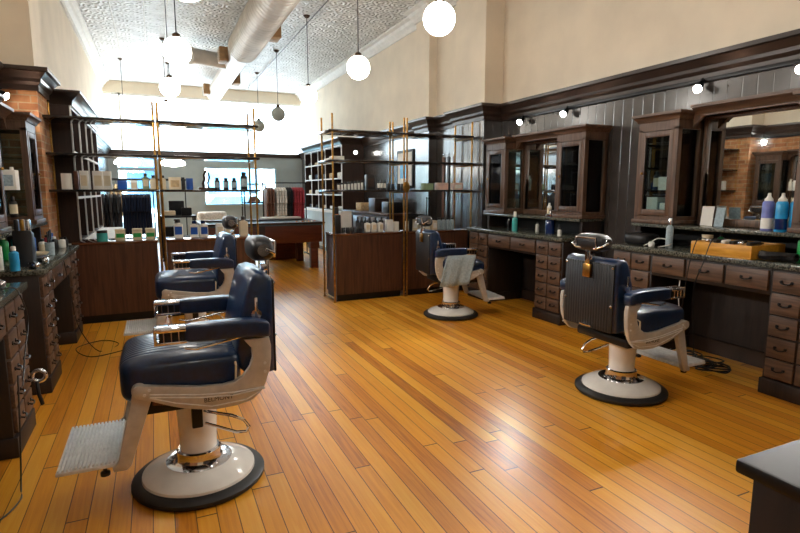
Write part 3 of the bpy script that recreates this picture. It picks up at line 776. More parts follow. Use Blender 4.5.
LACQUER = wood('lacquered_walnut', (70, 40, 26), (98, 60, 38), .12, stretch=(1., 18, 18), coat=.6)
def counter(x0, x1, label, m=WALNUT, y0=6.615, y1=7.06, h=.9, endm=None):
    t = thing('display_counter', label, 'counter', (0, 0, 0), group='wooden display counters')
    MB().box(x0, x1, y0+.012, y1, .1, h-.03).build('carcass', WALNUTD, t)
    MB().box(x0, x1, y0, y0+.0119, .09, h-.03).build('front_panel', m, t)
    MB().box(x0+.01, x1-.01, y0+.03, y1-.02, 0, .1).build('plinth', BLACKM, t)
    MB().box(x0-.005, x1+.005, y0-.01, y1+.01, h-.03, h, .004).build('top', LACQUER, t)
    return t
counter(-.83, .0, 'walnut display counter under the left brass shelves, beside the drawers')
counter(.1, 1.08, 'walnut display counter behind the left barber chairs')
counter(2.11, 3.05, 'walnut display counter beside the open aisle')
counter(3.14, 4.1, 'walnut display counter behind the far right barber chair')

# ------------------------------------------------------------------ shop beyond
def bookcase(label, xb, xf, y0, y1, z0, z1, ncol, nrow, base_d, base_h, basem):
    """open cubby case on a cupboard base; xb at the wall, xf the open front"""
    s = 1 if xf > xb else -1
    t = thing('cubby_bookcase', label, 'bookcase', (0, 0, 0))
    def bx(mb, a, b, *r): return mb.box(min(a, b), max(a, b), *r)
    c = MB()
    bx(c, xb, xb+s*.02, y0, y1, z0, z1); bx(c, xb, xf, y0, y0+.03, z0, z1); bx(c, xb, xf, y1-.03, y1, z0, z1); bx(c, xb, xf, y0, y1, z1-.03, z1); bx(c, xb, xf, y0, y1, z0, z0+.03)
    c.build('carcass', WALNUTD, t)
    for k in range(1, ncol):
        y = y0+(y1-y0)*k/ncol; bx(MB(), xb+s*.02, xf-s*.012, y-.012, y+.012, z0+.03, z1-.03).build('divider', WALNUTD, t)
    for k in range(1, nrow):
        z = z0+(z1-z0)*k/nrow; bx(MB(), xb+s*.02, xf-s*.012, y0+.03, y1-.03, z-.012, z+.012).build('shelf', WALNUTD, t)
    e = MB()
    for k in range(ncol+1):
        y = y0+(y1-y0)*k/ncol; bx(e, xf-s*.012, xf+s*.004, y-.014, y+.014, z0, z1)
    for k in range(nrow+1):
        z = z0+(z1-z0)*k/nrow; bx(e, xf-s*.012, xf+s*.003, y0, y1, z-.014, z+.014)
    e.build('face_frame', WHITETRIM, t)
    bx(MB(), xb, xb+s*base_d, y0, y1, .1, base_h-.03).build('base_cupboard', basem, t)
    bx(MB(), xb, xb+s*(base_d-.04), y0+.02, y1-.02, 0, .1).build('plinth', BLACKM, t)
    bx(MB(), xb, xb+s*(base_d+.03), y0-.02, y1+.02, base_h-.03, base_h).build('base_top', WHITETRIM, t)
    pf = [(0, z1), (.02, z1), (.03, z1+.05), (.1, z1+.12), (.12, z1+.125), (.12, z1+.15), (0, z1+.155)]
    path = [(xb, y0), (xf, y0), (xf, y1), (xb, y1)]
    cr = MB().sweep(path, pf, -1 if s > 0 else 1); bx(cr, xb, xf, y0, y1, z1, z1+.15)
    cr.build('cornice', DARKTRIM, t)
    bx(MB(), xb, xf, y0-.012, y0-.001, base_h, z1).build('end_panel', WALNUTD, t)
    return t
bookcase('tall dark cubby bookcase along the left wall past the brick', -1.09, -.8, 7.15, 10.1, .86, 2.4, 4, 3, .55, .85, WALNUTD)
bookcase('tall cubby bookcase of folded clothes along the right wall', 4.27, 3.76, 11.3, 14.4, 1.0, 2.45, 5, 4, .56, .98, GREYWALL)
for k in range(5):
    for r in range(4):
        yc = 11.3+3.1*(k+.5)/5; z = 1.0+1.45*r/4+.014+(.018 if r == 0 else 0)
        o = MB().box(3.82, 4.18, yc-.2, yc+.2, z, z+.07+.03*((k*3+r) % 3), .02).build('folded_shirt', (WHITEC, GREYC, WHITEC, NAVYC, TANC)[(k*2+r) % 5])
        tag(o, 'folded clothes in a cubby of the right wall bookcase', 'folded clothes', 'folded clothes in the right bookcase')
h = thing('spotlight', 'lit spot head on the dark end of the right bookcase', 'spotlight', (4.05, 11.27, 2.3))
MB().box(-.03, .03, -.01, .02, -.03, .03, .003).cyl((0, -.01, 0), (0, -.05, 0), .008, seg=8).build('stem', BLACKM, h)
MB().cyl((0, -.04, .0), (-.02, -.13, -.02), .028, .044, 18).build('housing', BLACKM, h)
MB().cyl((-.02, -.13, -.02), (-.0205, -.133, -.0205), .038, seg=18).build('lens', SPOTLENS, h)
# back counter against the right wall, just behind the fixtures
t = thing('back_counter', 'low dark counter against the right wall behind the brass shelves', 'counter', (0, 0, 0))
MB().box(3.72, 4.27, 8.6, 11.1, .08, 1.02).build('carcass', WALNUTD, t)
MB().box(3.69, 4.27, 8.58, 11.12, 1.02, 1.05, .004).build('top', WALNUT, t)
for k in range(4): MB().box(3.705, 3.72, 8.63+k*.62, 9.2+k*.62, .14, .96, .004).build('door', WALNUT, t)
for (y, w_, h_, m_, l_) in ((9.1, .3, .2, BLACK, 'black carton on the low counter by the right wall'), (9.75, .34, .26, WALNUTD, 'dark brown carton on the low counter by the right wall'), (10.5, .3, .16, TANC, 'tan carton on the low counter by the right wall')):
    tag(MB().box(3.85, 4.15, y-w_/2, y+w_/2, 1.051, 1.051+h_, .006).build('carton', m_), l_, 'box')
t = thing('framed_poster', 'framed pale poster on the right wall behind the brass shelves', 'picture', (0, 0, 0))
MB().box(4.255, 4.278, 8.75, 9.45, 1.5, 2.2, .004).build('frame', BLACKM, t)
MB().box(4.25, 4.2549, 8.8, 9.4, 1.55, 2.15).build('print', PAPER, t)
MB().box(4.249, 4.2499, 8.95, 9.3, 1.68, 1.95).build('picture', CYANB, t)
# the long wooden table (billiard-like)
t = thing('display_table', 'long mahogany table with thick legs and slate top beyond the aisle', 'table', (0, 0, 0))
MB().box(.75, 2.84, 9.75, 11.1, .5, .82, .01).build('apron', REDWOOD, t)
MB().box(.72, 2.87, 9.72, 11.13, .82, .845, .005).build('bed', FELT, t)
r_ = MB().box(.7, 2.89, 9.7, 9.84, .845, .88, .01).box(.7, 2.89, 11.01, 11.15, .845, .88, .01).box(.7, .84, 9.84, 11.01, .845, .88, .01).box(2.75, 2.89, 9.84, 11.01, .845, .88, .01)
r_.build('rail', WALNUTD, t)
for x in (.86, 2.7):
    for y in (9.86, 10.98):
        MB().box(x-.09, x+.09, y-.09, y+.09, .38, .55, .006).box(x-.07, x+.07, y-.07, y+.07, .0, .38, .006).build('leg', REDWOOD, t)
MB().box(1.62, 1.78, 9.735, 9.75, .5, .82, .004).build('centre_block', WALNUTD, t)
for k in range(7):
    tag(MB().lathe([(.016, 0), (.018, .004), (.018, .04), (.014, .045), (.005, .045)], (2.42+k*.058, 10.0, .8455), 12).build('tin', CREAM if k % 2 else ORANGE), 'small pale tin in the short row on the mahogany table', 'tin', 'tins on the mahogany table')
# clothing racks
def rack(label, x0, x1, y, h, shelf=False):
    t = thing('clothing_rack', label, 'clothing rack', (0, 0, 0))
    for x in (x0, x1):
        MB().cyl((x, y, .05), (x, y, h), .013, seg=10).build('upright', BLACKM, t)
        MB().box(x-.015, x+.015, y-.25, y+.25, .02, .05, .004).build('foot', BLACKM, t)
        for s in (-.22, .22): MB().cyl((x-.012, y+s, .015), (x+.012, y+s, .015), .015, seg=12).build('caster', RUBBER, t)
    MB().cyl((x0-.03, y, h-.01), (x1+.03, y, h-.01), .013, seg=10).build('rail', BLACKM, t)
    if shelf: MB().box(x0-.03, x1+.03, y-.2, y+.2, h+.002, h+.022).build('top_shelf', BLACKM, t)
    return t
def shirt_mesh(L, w):
    o = [(-w*.2, 0), (-w*.5, -.07), (-w*.58, -.34), (-w*.47, -.36), (-w*.42, -.2), (-w*.4, -L), (w*.4, -L), (w*.42, -.2), (w*.47, -.36), (w*.58, -.34), (w*.5, -.07), (w*.2, 0), (0, -.035)]
    m = MB().prism(o, 'x', -.022, .022, .012)
    m.V = [(x+.006*math.sin(z*17+y*9), y, z) for x, y, z in m.V]
    return m
def shirts(xs, y, zr, mats, label, group, L=.78, w=.46):
    first = {}
    for i, x in enumerate(xs):
        m = mats[i % len(mats)] if isinstance(mats, (list, tuple)) else mats
        if m.name not in first:
            t = thing('hanging_shirt', label, 'shirt', (x, y, zr), 0, group)
            b = shirt_mesh(L, w).xf(Matrix.Translation((0, 0, -.09))).build('shirt', m, t)
            MB().tube([(0, 0, .008+.016), (0, .016, .016), (0, .016, 0), (0, 0, -.02), (0, 0, -.09), (0, -.1, -.13)], .003, 6).tube([(0, 0, -.09), (0, .1, -.13)], .003, 6).build('hanger', CHROME, t)
            first[m.name] = t
        else: dup(first[m.name], (x, y, zr), random.uniform(-.015, .015))
rack('black clothing rack of navy shirts by the left wall of the shop', -.98, -.02, 12.0, 1.5)
shirts([-.56+.052*k for k in range(10)], 12.0, 1.48, NAVYC, 'navy shirt packed on the left clothing rack', 'navy shirts on the left rack', .8, .52)
shirts([-.92+.07*k for k in range(5)], 12.0, 1.48, [GREYC, BLACKC], 'dark loosely hung shirt at the wall end of the left clothing rack', 'dark shirts on the left rack', .76)
rack('black clothing rack with red and white shirts at the right of the shop', 2.17, 3.13, 12.0, 1.64)
shirts([2.24, 2.3, 2.36], 12.0, 1.62, BROWNC, 'brown garment at the aisle end of the right clothing rack', 'brown garments on the right rack', .78)
shirts([2.45, 2.51, 2.57, 2.63], 12.0, 1.62, WHITEC, 'white shirt hanging on the right clothing rack', 'white shirts on the right rack', .62)
shirts([2.71, 2.76], 12.0, 1.62, BLACKC, 'black shirt hanging between white and red ones', 'black shirts on the right rack', .74)
shirts([2.84, 2.9, 2.96, 3.02], 12.0, 1.62, REDC, 'red shirt hanging on the right clothing rack', 'red shirts on the right rack', .8)
rack('black rail with a top shelf near the shop door', -1.0, .7, 14.3, 1.72, True)
shirts([-.9+.09*k for k in range(3)], 14.3, 1.7, TANC, 'tan shirt on the rail near the shop door', 'tan shirts by the shop door', .75)
# display plinth with a brown box and a capped stand
t = thing('display_plinth', 'brown display box with a white top in front of the right clothing rack', 'display box', (0, 0, 0))
MB().box(2.1, 2.8, 11.37, 11.66, 0, .86).build('body', REDWOOD, t); MB().box(2.04, 2.84, 11.32, 11.7, .86, .9, .006).build('top', WHITETRIM, t)
t = thing('display_stand', 'black open metal stand holding a brown cap', 'stand', (0, 0, 0))
f = MB()
for x in (1.98, 2.5):
    for y in (13.4, 13.8): f.box(x-.015, x+.015, y-.015, y+.015, 0, 1.62)
for z in (.6, 1.15, 1.6):
    f.box(1.98, 2.5, 13.385, 13.415, z, z+.03).box(1.98, 2.5, 13.785, 13.815, z, z+.03).box(1.965, 1.995, 13.4, 13.8, z, z+.03).box(2.485, 2.515, 13.4, 13.8, z, z+.03)
f.build('frame', BLACKM, t); MB().box(1.98, 2.5, 13.4, 13.8, 1.15, 1.17).build('shelf', BLACKM, t)
t = thing('cap', 'brown cap on the black metal stand in the shop', 'cap', (2.24, 13.58, 1.181))
MB().sph((0, 0, 0), .15, .12, .15, nu=24, nv=16, f=lambda x, y, z: (x, y, max(0, z))).build('crown', BROWNC, t)
MB().sph((0, -.14, .012), .11, .1, .012).build('peak', BROWNC, t)
# white lounge chair and low dark shelf by the window
t = thing('lounge_chair', 'white lounge chair under the shop window', 'chair', (1.35, 13.6, 0), .3)
MB().box(-.35, .35, -.35, .3, .22, .42, .07, 4).build('seat', WHITEC, t); MB().box(-.36, .36, .2, .38, .3, .95, .07, 4).build('backrest', WHITEC, t)
for s in (-1, 1): MB().box(s*.4-.06, s*.4+.06, -.35, .35, .22, .62, .05, 4).build('arm', WHITEC, t)
for x in (-.36, .36):
    for y in (-.3, .3): MB().cyl((x, y, 0), (x, y, .22), .018, .025, 10).build('leg', BLACKM, t)
t = thing('merchandise_table', 'dark merchandise table beside the navy shirts', 'table', (0, 0, 0))
MB().box(.08, .78, 12.0, 12.7, .9, .94, .005).build('top', BLACKM, t)
MB().box(.1, .76, 12.02, 12.68, .45, .48).build('shelf', BLACKM, t)
for x in (.11, .75):
    for y in (12.03, 12.67): MB().box(x-.02, x+.02, y-.02, y+.02, 0, .9).build('leg', BLACKM, t)
for i, (x, y, w_, d_, h_, m_, z) in enumerate(((.25, 12.15, .26, .2, .1, CREAM, .941), (.6, 12.2, .2, .2, .16, BLACKC, .941), (.42, 12.48, .3, .2, .3, BLACKC, .941), (.3, 12.3, .36, .3, .22, BLACKC, .481))):
    tag(MB().box(x-w_/2, x+w_/2, y-d_/2, y+d_/2, z, z+h_, .012).build('folded_pile', m_), ('cream folded pile on the dark merchandise table', 'small black folded pile on the dark merchandise table', 'tall black folded pile at the back of the merchandise table', 'black folded pile on the lower shelf of the merchandise table')[i], 'folded clothes')

# ------------------------------------------------------------------ reception counter, nearest the camera
t = thing('reception_counter', 'dark counter corner cropped by the lower right edge of the photo', 'counter', (0, 0, 0))
MB().box(.872, 2.4, -.7, .538, .975, 1.0, .006).build('top', mat('charcoal_laminate', (22, 21, 20), .42, var=.08, scale=60, spec=.3), t)
MB().box(.892, 2.38, -.68, .518, 0, .975, .004).build('body', STAIND, t)
# ------------------------------------------------------------------ goods and tools
def bottle(label, cat, loc, r, h, bm_, cm_, lab=None, group=None, name='bottle', capr=.45, neck=.2, square=False, spray=False):
    t = thing(name, label, cat, loc, random.uniform(-.4, .4), group)
    hb = h*(1-neck)
    if square: b = MB().box(-r, r, -r*.75, r*.75, 0, hb*.94, r*.25, 3).lathe([(r*.6, hb*.93), (r*capr, hb), (r*capr, hb+h*.03), (.001, hb+h*.03)], seg=14)
    else: b = MB().lathe([(r*.2, 0), (r*.94, 0), (r, r*.1), (r, hb*.86), (r*.9, hb*.94), (r*capr, hb), (r*capr, hb+h*.03), (.001, hb+h*.03)], seg=18)
    b.build('body', bm_, t)
    c = MB().lathe([(.001, hb+h*.02), (r*capr*1.15, hb+h*.02), (r*capr*1.15, h*.97), (r*capr*.9, h), (.001, h)], seg=14)
    if spray: c.box(-r*.9, r*.4, -r*.25, r*.25, h*.93, h*1.02, r*.1).box(-r*.75, -r*.5, -r*.12, r*.12, h*.8, h*.95, r*.05)
    c.build('cap', cm_, t)
    if lab:
        if square: MB().box(-r*.8, r*.8, -r*.77, -r*.752, hb*.25, hb*.78).build('label', lab, t)
        else: MB().lathe([(r*1.0, hb*.22), (r*1.012, hb*.22), (r*1.012, hb*.78), (r*1.0, hb*.78)], seg=18).build('label', lab, t)
    return t
def jar(label, cat, loc, r, h, bm_, cm_, group=None, name='jar'):
    t = thing(name, label, cat, loc, 0, group)
    MB().lathe([(r*.3, 0), (r*.95, 0), (r, r*.08), (r, h*.7), (r*.9, h*.75), (.001, h*.75)], seg=18).build('body', bm_, t)
    MB().lathe([(.001, h*.74), (r*.97, h*.74), (r*.97, h*.97), (r*.9, h), (.001, h)], seg=18).build('lid', cm_, t)
    return t
def carton(label, x0, x1, y, d, z, h, m, lab=None, group=None, cat='box', name='carton'):
    t = thing(name, label, cat, ((x0+x1)/2, y, z), random.uniform(-.05, .05), group); w = (x1-x0)/2
    MB().box(-w, w, -d/2, d/2, 0, h, .003).build('box', m, t)
    if lab: MB().box(-w*.7, w*.7, -d/2-.0012, -d/2-.0002, h*.2, h*.75).build('label', lab, t)
    return t
def spray_can(label, loc, r, h, m, lab, group=None):
    t = thing('spray_can', label, 'spray can', loc, 0, group)
    MB().lathe([(r*.5, 0), (r*.96, 0), (r, .006), (r, h*.72), (r*.92, h*.76), (r*.7, h*.79), (.001, h*.79)], seg=24).build('body', m, t)
    MB().lathe([(.001, h*.78), (r*.72, h*.78), (r*.72, h*.84), (r*.45, h*.88), (r*.3, h*.93), (r*.28, h*.99), (r*.2, h), (.001, h)], seg=18).build('nozzle', WHITE, t)
    if lab: MB().lathe([(r*1.0, h*.06), (r*1.012, h*.06), (r*1.012, h*.34), (r, h*.34)], seg=24).build('label', lab, t)
    return t
ZS = 1.4665; YS = 6.75
# left shelf run, eye level
carton('tapered white carton at the far left end of the left brass shelf', -.89, -.8, YS, .08, ZS, .17, PAPER)
carton('dark brown framed card leaning beside the leftmost white carton', -.785, -.745, YS+.1, .05, ZS, .2, BROWNC)
for i, (a, b, h) in enumerate(((-.7, -.64, .2), (-.58, -.5, .2), (-.49, -.42, .2))):
    carton('tall white carton standing in the row of three on the left brass shelf', a-.02, b-.0, YS+.02*i, .07, ZS, h, PAPER, CREAM, 'tall white cartons on the left shelf')
carton('blue carton in the middle of the left brass shelf', -.36, -.27, YS, .08, ZS, .1, BLUEB)
carton('short white carton between the blue carton and the grey bottle', -.235, -.165, YS, .08, ZS, .1, PAPER, CREAM)
bottle('slim grey-green bottle on the left brass shelf', 'bottle', (-.08, YS, ZS), .034, .18, SAGE, BLACK, CREAM, square=True)
for x in (.0, ): bottle('square cream bottle with a black cap left of the middle brass poles', 'bottle', (x, YS, ZS), .036, .16, CREAM, BLACK, square=True)
bottle('square cream bottle with a black cap just right of the middle brass poles', 'bottle', (.1, YS, ZS), .03, .16, CREAM, BLACK, square=True)
carton('beige carton on the shelf right of the middle poles', .16, .29, YS, .1, ZS, .14, CREAM, TANC)
carton('narrow black carton beside the beige one', .295, .33, YS, .1, ZS, .14, BLACK)
carton('bright blue carton on the brass shelf before the grey shop wall', .345, .42, YS, .07, ZS, .13, BLUEB)
t = thing('driftwood_ornament', 'dark twisted ornament on a block on the left brass shelf', 'ornament', (.56, YS, ZS))
MB().box(-.08, .1, -.04, .04, 0, .025, .004).build('block', WALNUT, t)
MB().tube([(-.02, 0, .02), (-.03, .01, .07), (-.01, 0, .12), (-.015, -.01, .17), (.01, 0, .22)], .014).tube([(.03, 0, .02), (.025, .01, .08), (.045, 0, .14), (.035, 0, .2)], .011).build('branch', WALNUTD, t)
for x, l in ((.69, 'first dark round-shouldered bottle from the driftwood ornament'), (.79, 'second dark round-shouldered bottle from the driftwood ornament'), (.885, 'third dark round-shouldered bottle, next to the big one')):
    bottle(l, 'bottle', (x, YS, ZS), .031, .14, BLACK, BLACK, TEALT, 'dark bottles on the left shelf', capr=.6)
bottle('biggest dark bottle, at the right end of the left brass shelf', 'bottle', (1.0, YS, ZS), .042, .21, BLACK, BLACK, TEALT, capr=.6)
# left counters
ZT = .901
jar('teal jar at the drawer end of the left display counter', 'jar', (-.55, 6.72, ZT), .055, .12, TEALB, BLACK)
for i, x in enumerate((-.37, -.2, -.065)):
    q = thing('product_tin', ('square cream tin with a green label, beside the teal jar', 'square cream tin with a green label, middle of the three', 'square cream tin with a green label, beside the brass poles')[i], 'tin', (x, 6.72, ZT), 0, 'cream tins on the left counter')
    MB().box(-.05, .05, -.045, .045, 0, .105, .006).build('body', CREAM, q); MB().box(-.04, .04, -.0465, -.0455, .035, .08).build('label', GREENB, q); MB().box(-.052, .052, -.047, .047, .105, .13, .006).build('lid', CREAM, q)
bottle('white square bottle with a dark pump, right of the middle poles on the counter', 'bottle', (.235, 6.78, ZT), .05, .22, PAPER, BLACK, BLUEB, square=True, spray=True)
for i, x in enumerate((.41, .51)):
    bottle(('white blue-banded square bottle nearer the pump bottle', 'white blue-banded square bottle nearer the aisle')[i], 'bottle', (x, 6.78, ZT), .048, .2, PAPER, NAVYB, BLUEB, square=True)
for i, x in enumerate((.7, .8)):
    carton(('white carton with a cream label behind the rear left chair back', 'white carton farther right behind the rear left chair back')[i], x-.045, x+.045, 6.8, .08, ZT, .16, PAPER, CREAM)
bottle('pale cream bottle at the aisle end of the left counter', 'bottle', (.98, 6.8, ZT), .05, .24, CREAM, BLACK, square=True)
# right shelf run
for i in range(8):
    jar('slim white tube with a dark lid in the row on the right brass shelf', 'tube', (2.2+.047*i, YS, ZS), .016, .085+.006*i, PAPER, BLACK, 'slim tubes on the right shelf', 'tube')
carton('dark upright carton on the right brass shelf', 2.6, 2.72, YS+.05, .08, ZS, .2, BLACK, WALNUTD)
for i in range(3): bottle('narrow black bottle beside the dark upright carton', 'bottle', (2.765+.045*i, YS, ZS), .018, .14, BLACK, BLACK, PAPER, 'narrow black bottles on the right shelf')
for i in range(5): jar('squat black jar with a pale label on the right brass shelf', 'jar', (2.93+.06*i + (.03 if i > 1 else 0), YS+.03, ZS), .027, .085, BLACK, BLACK, 'squat black jars on the right shelf')
carton('sage green carton on the wall end of the right brass shelf', 3.43, 3.58, YS, .1, ZS, .09, SAGE)
carton('pale pink carton beside the sage green one', 3.65, 3.82, YS, .1, ZS, .1, PINK)
carton('pale pink carton nearest the wall on the right brass shelf', 3.91, 4.06, YS, .1, ZS, .1, PINK, PAPER)
for i, x in enumerate((2.13, 2.2)):
    o = MB().box(x-.06, x+.09, 6.66+.1*i, 6.95, 1.8465+.0*i, 1.872+.03*i, .006).build('folded_paper', PAPER)
    tag(o, ('flat folded white sheet on the middle shelf at the aisle end', 'thicker white sheet stack behind the flat one on the middle shelf')[i], 'paper')
t = thing('brass_tag', 'round brass plaque hung on the paired poles of the right shelves', 'plaque', (3.1, 6.575, 1.5))
MB().sph((0, 0, 0), .05, .006, .075, nu=24, nv=16).build('plate', BRASS, t); MB().tube([(0, 0, .07), (-.02, .0, .1), (0, .005, .12), (.02, 0, .1), (0, 0, .07)], .003, 6).build('wire', BRASS, t)
# right counters
carton('tall black carton at the aisle corner of the right counter', 2.13, 2.2, 6.72, .09, ZT, .24, BLACK)
jar('amber jar behind the tall black carton', 'jar', (2.2, 6.9, ZT), .045, .33, ORANGE, BLACK)
carton('tall white carton at the back of the right counter', 2.29, 2.43, 6.95, .1, ZT, .28, PAPER)
for i in range(5): jar('squat black jar with a pale lid in the front row of the right counter', 'jar', (2.24+.062*i, 6.7, ZT), .028, .07, BLACK, GREYC, 'black jars in the counter front row')
for i in range(3): bottle('black bottle behind the jar row on the right counter', 'bottle', (2.5+.055*i, 6.86, ZT), .026, .2, BLACK, BLACK, GREYC, 'black bottles on the right counter')
for i in range(3): bottle('white square bottle with a black cap on the right counter', 'bottle', (2.585+.095*i, 6.72, ZT), .036, .16, PAPER, BLACK, CREAM, 'white bottles with black caps', square=True)
for i in range(4): bottle('black-capped dark bottle at the back of the right counter', 'bottle', (2.7+.09*i, 6.93, ZT), .03, .19, BLACK, BLACK, None, 'dark bottles at the back of the counter')
carton('white carton beside the black-capped white bottles', 2.87, 2.96, 6.74, .08, ZT, .16, PAPER)
carton('white carton next to the paired poles on the right counter', 2.98, 3.045, 6.74, .08, ZT, .13, PAPER)
for i in range(5): carton('cream carton partly behind the far right chair headrest', 3.2+.1*i, 3.28+.1*i, 6.8+.03*(i % 2), .08, ZT, .13+.02*(i % 2), CREAM, PAPER, 'cream cartons behind the far right chair')
for i in range(4): bottle('grey bottle with a dark shoulder beside the black rods on the right counter', 'bottle', (3.73+.072*i, 6.8, ZT), .032, .17, TEALT, BLACK, None, 'grey bottles on the right counter', capr=.6)
for i, x in enumerate((3.62, 3.665)):
    tag(MB().cyl((x, 6.98, ZT), (x, 6.98, ZT+.44), .011, seg=10).sph((x, 6.98, ZT+.45), .016, .016, .02, nu=12, nv=8).build('shaving_rod', BLACKM), 'slim black rod standing on the right counter by the grey bottles', 'rod', 'slim black rods')
t = thing('hair_dryer', 'black hair dryer on the right counter beside the paired brass poles', 'hair dryer', (3.24, 6.72, ZT))
MB().lathe([(.02, -.1), (.04, -.09), (.042, .02), (.034, .06), (.028, .12), (.02, .12)], seg=18).xf(Matrix.Translation((0, 0, .2)) @ Matrix.Rotation(PI/2, 4, 'Y')).build('body', BLACK, t)
MB().prism([(-.03, 0), (.015, 0), (.02, .17), (-.03, .17)], 'y', -.016, .016, .006).build('handle', BLACK, t)
for i, (y, m) in enumerate(((7.32, BROWNC), (7.5, BLACKM), (7.66, BROWNC))):
    t = thing('leather_strop', ('brown leather strop hung on the right wall boards, nearer the camera', 'narrow black strop hung between the brown ones', 'brown leather strop hung farther along the right wall boards')[i], 'strop', (4.278, y, 2.02))
    MB().box(-.012, -.004, -.035, .035, -1.0, -.03, .003).build('strap', m, t)
    MB().tube([(-.008, -.02, -.03), (-.008, 0, .02), (-.008, .02, -.03)], .004, 6).cyl((0, 0, .015), (-.015, 0, .015), .006, seg=8).build('hook', CHROME, t)
# right stations
ZW = WT+.0006
bottle('green spray bottle on the far right worktop, away from the blue jar', 'bottle', (4.1, 5.5, ZW), .034, .24, TEALB, WHITE, None, neck=.3)
t = thing('disinfectant_jar', 'tall glass jar of deep blue liquid on the far right worktop', 'jar', (4.22, 4.98, ZW))
MB().lathe([(.03, 0), (.055, 0), (.057, .01), (.057, .19), (.05, .2), (.001, .2)], seg=24).build('jar', NAVYB, t)
MB().lathe([(.05, .2), (.058, .202), (.058, .225), (.02, .235), (.012, .26), (.02, .275), (.001, .28)], seg=20).build('lid', CHROME, t)
for i, (x, y, h, r, m) in enumerate(((4.2, 4.8, .11, .02, GREYC), (4.05, 4.62, .09, .022, WHITE), (4.25, 5.25, .12, .022, WHITE), (4.3, 5.9, .13, .024, BLACK))):
    bottle(('little grey bottle beside the blue jar', 'little white bottle at the near end of the far right worktop', 'little white bottle under the far right mirror ledge', 'small black bottle at the far end of the far right worktop')[i], 'bottle', (x, y, ZW), r, h, m, BLACK if m != BLACK else WHITE, None)
bottle('small white bottle standing on the far right mirror ledge', 'bottle', (4.3, 5.1, 1.1505), .026, .16, WHITE, WHITE, CREAM)
t = thing('clipper_tray', 'honey pine tray box of clippers on the near right worktop', 'tray', (4.09, 2.66, ZW), 0)
f = MB().box(-.2, .2, -.24, .24, 0, .012, .002)
for s in (-1, 1): f.box(-.2, .2, s*.234-.006, s*.234+.006, .012, .1, .002).box(s*.194-.006, s*.194+.006, -.228, .228, .012, .1, .002)
f.build('box', HONEY, t)
MB().box(-.188, .188, -.228, .228, .08, .091).build('slotted_top', HONEY, t)
for i in range(6):
    y = -.17+.065*i
    q = thing('hair_clipper', ('first', 'second', 'third', 'fourth', 'fifth', 'sixth')[i]+' hair clipper from the near end of the pine tray', 'clipper', (4.03-.03*(i % 2), 2.66+y, ZW+.0915), .3*(i % 2), 'clippers lying in the pine tray')
    MB().box(-.075, .06, -.017, .017, .0, .03, .01, 3).build('body', (BLACK, CHROME, BLACK, WHITE, BLACK, CHROME)[i], q)
    MB().box(.06, .082, -.02, .02, .004, .022, .003).build('blade', CHROME, q)
def cord(label, pts, r=.004, m=BLACK):
    # smooth the way points
    P = [Vector(p) for p in pts]; out = []
    for i in range(len(P)-1):
        a, b, c, d = P[max(i-1, 0)], P[i], P[i+1], P[min(i+2, len(P)-1)]
        for k in range(6):
            s = k/6; out.append(.5*((2*b)+(c-a)*s+(2*a-5*b+4*c-d)*s*s+(3*b-3*c+d-a)*s**3))
    out.append(P[-1])
    return tag(MB().tube(out, r, 7).build('power_cord', m), label, 'cord')
cord('black cord hanging from the pine tray down over the apron drawers', [(3.98, 2.83, ZW+.115), (3.88, 2.84, ZW+.115), (3.84, 2.86, .9), (3.86, 2.9, .7), (3.9, 2.95, .45), (3.95, 3.0, .2), (4.05, 3.05, .03)])
cord('second black cord hanging beside the first, nearer the camera', [(3.98, 2.7, ZW+.115), (3.88, 2.72, ZW+.115), (3.845, 2.75, .9), (3.86, 2.82, .72), (3.92, 2.86, .5), (4.0, 2.9, .3), (4.1, 2.95, .03)])
cord('pale cord hanging in the knee space beside the near right chair', [(3.95, 3.02, .71), (3.93, 3.01, .6), (3.94, 3.0, .45), (3.96, 3.02, .3), (4.0, 3.04, .02)], .004, WHITE)
for k in range(4):
    random.seed(20+k)
    c = (4.0+.08*(k % 2), 2.68+.11*k)
    cord(('tangled black cord on the floor of the near right knee space, by the footrest', 'second coil of black cord on the knee space floor', 'third coil of black cord on the knee space floor', 'coil of black cord deepest in the near right knee space')[k],
         [(c[0]+.12*math.cos(a*1.3)*random.uniform(.6, 1.3), c[1]+.13*math.sin(a*1.3)*random.uniform(.6, 1.3), .012+.014*a/3+.03*random.random()) for a in range(14)], .006)
t = thing('coiled_cord', 'black coiled clipper cord lying beside the pine tray', 'cord', (3.98, 2.27, ZW))
pts = []
for k in range(220): a = k*.9; pts.append((.035*math.cos(a)-.0+.03*math.sin(k*.03), -.1+.0011*k+.0, .037+.028*math.sin(a)))
MB().tube(pts, .005, 5).build('coil', BLACK, t)
for i, (x, y, z, c, l) in enumerate(((4.22, 2.53, 1.1505, LAVB, 'lavender and white spray can on the near right ledge'), (4.2, 2.42, 1.1505, CYANB, 'bright blue spray can beside the lavender one'), (4.3, 2.38, 1.1505, CYANB, 'bright blue spray can behind the front blue can'), (4.21, 2.32, 1.1505, CYANB, 'bright blue spray can closest to the cabinet post'))):
    spray_can(l, (x, y, z), .04, .285, c, PAPER if i == 0 else (NAVYB if i == 1 else None))
bottle('green bottle with a white cap on the near right worktop', 'bottle', (4.1, 2.2, ZW), .032, .2, GREENB, WHITE)
bottle('green liquid bottle behind the pine tray', 'bottle', (4.32, 2.95, ZW), .026, .14, GREENB, BLACK)
t = thing('cream_mug', 'cream cup standing behind the pine tray', 'cup', (4.22, 3.0, ZW))
MB().lathe([(.03, 0), (.036, .002), (.044, .13), (.041, .13), (.034, .012), (.001, .012)], seg=24).build('body', CREAM, t)
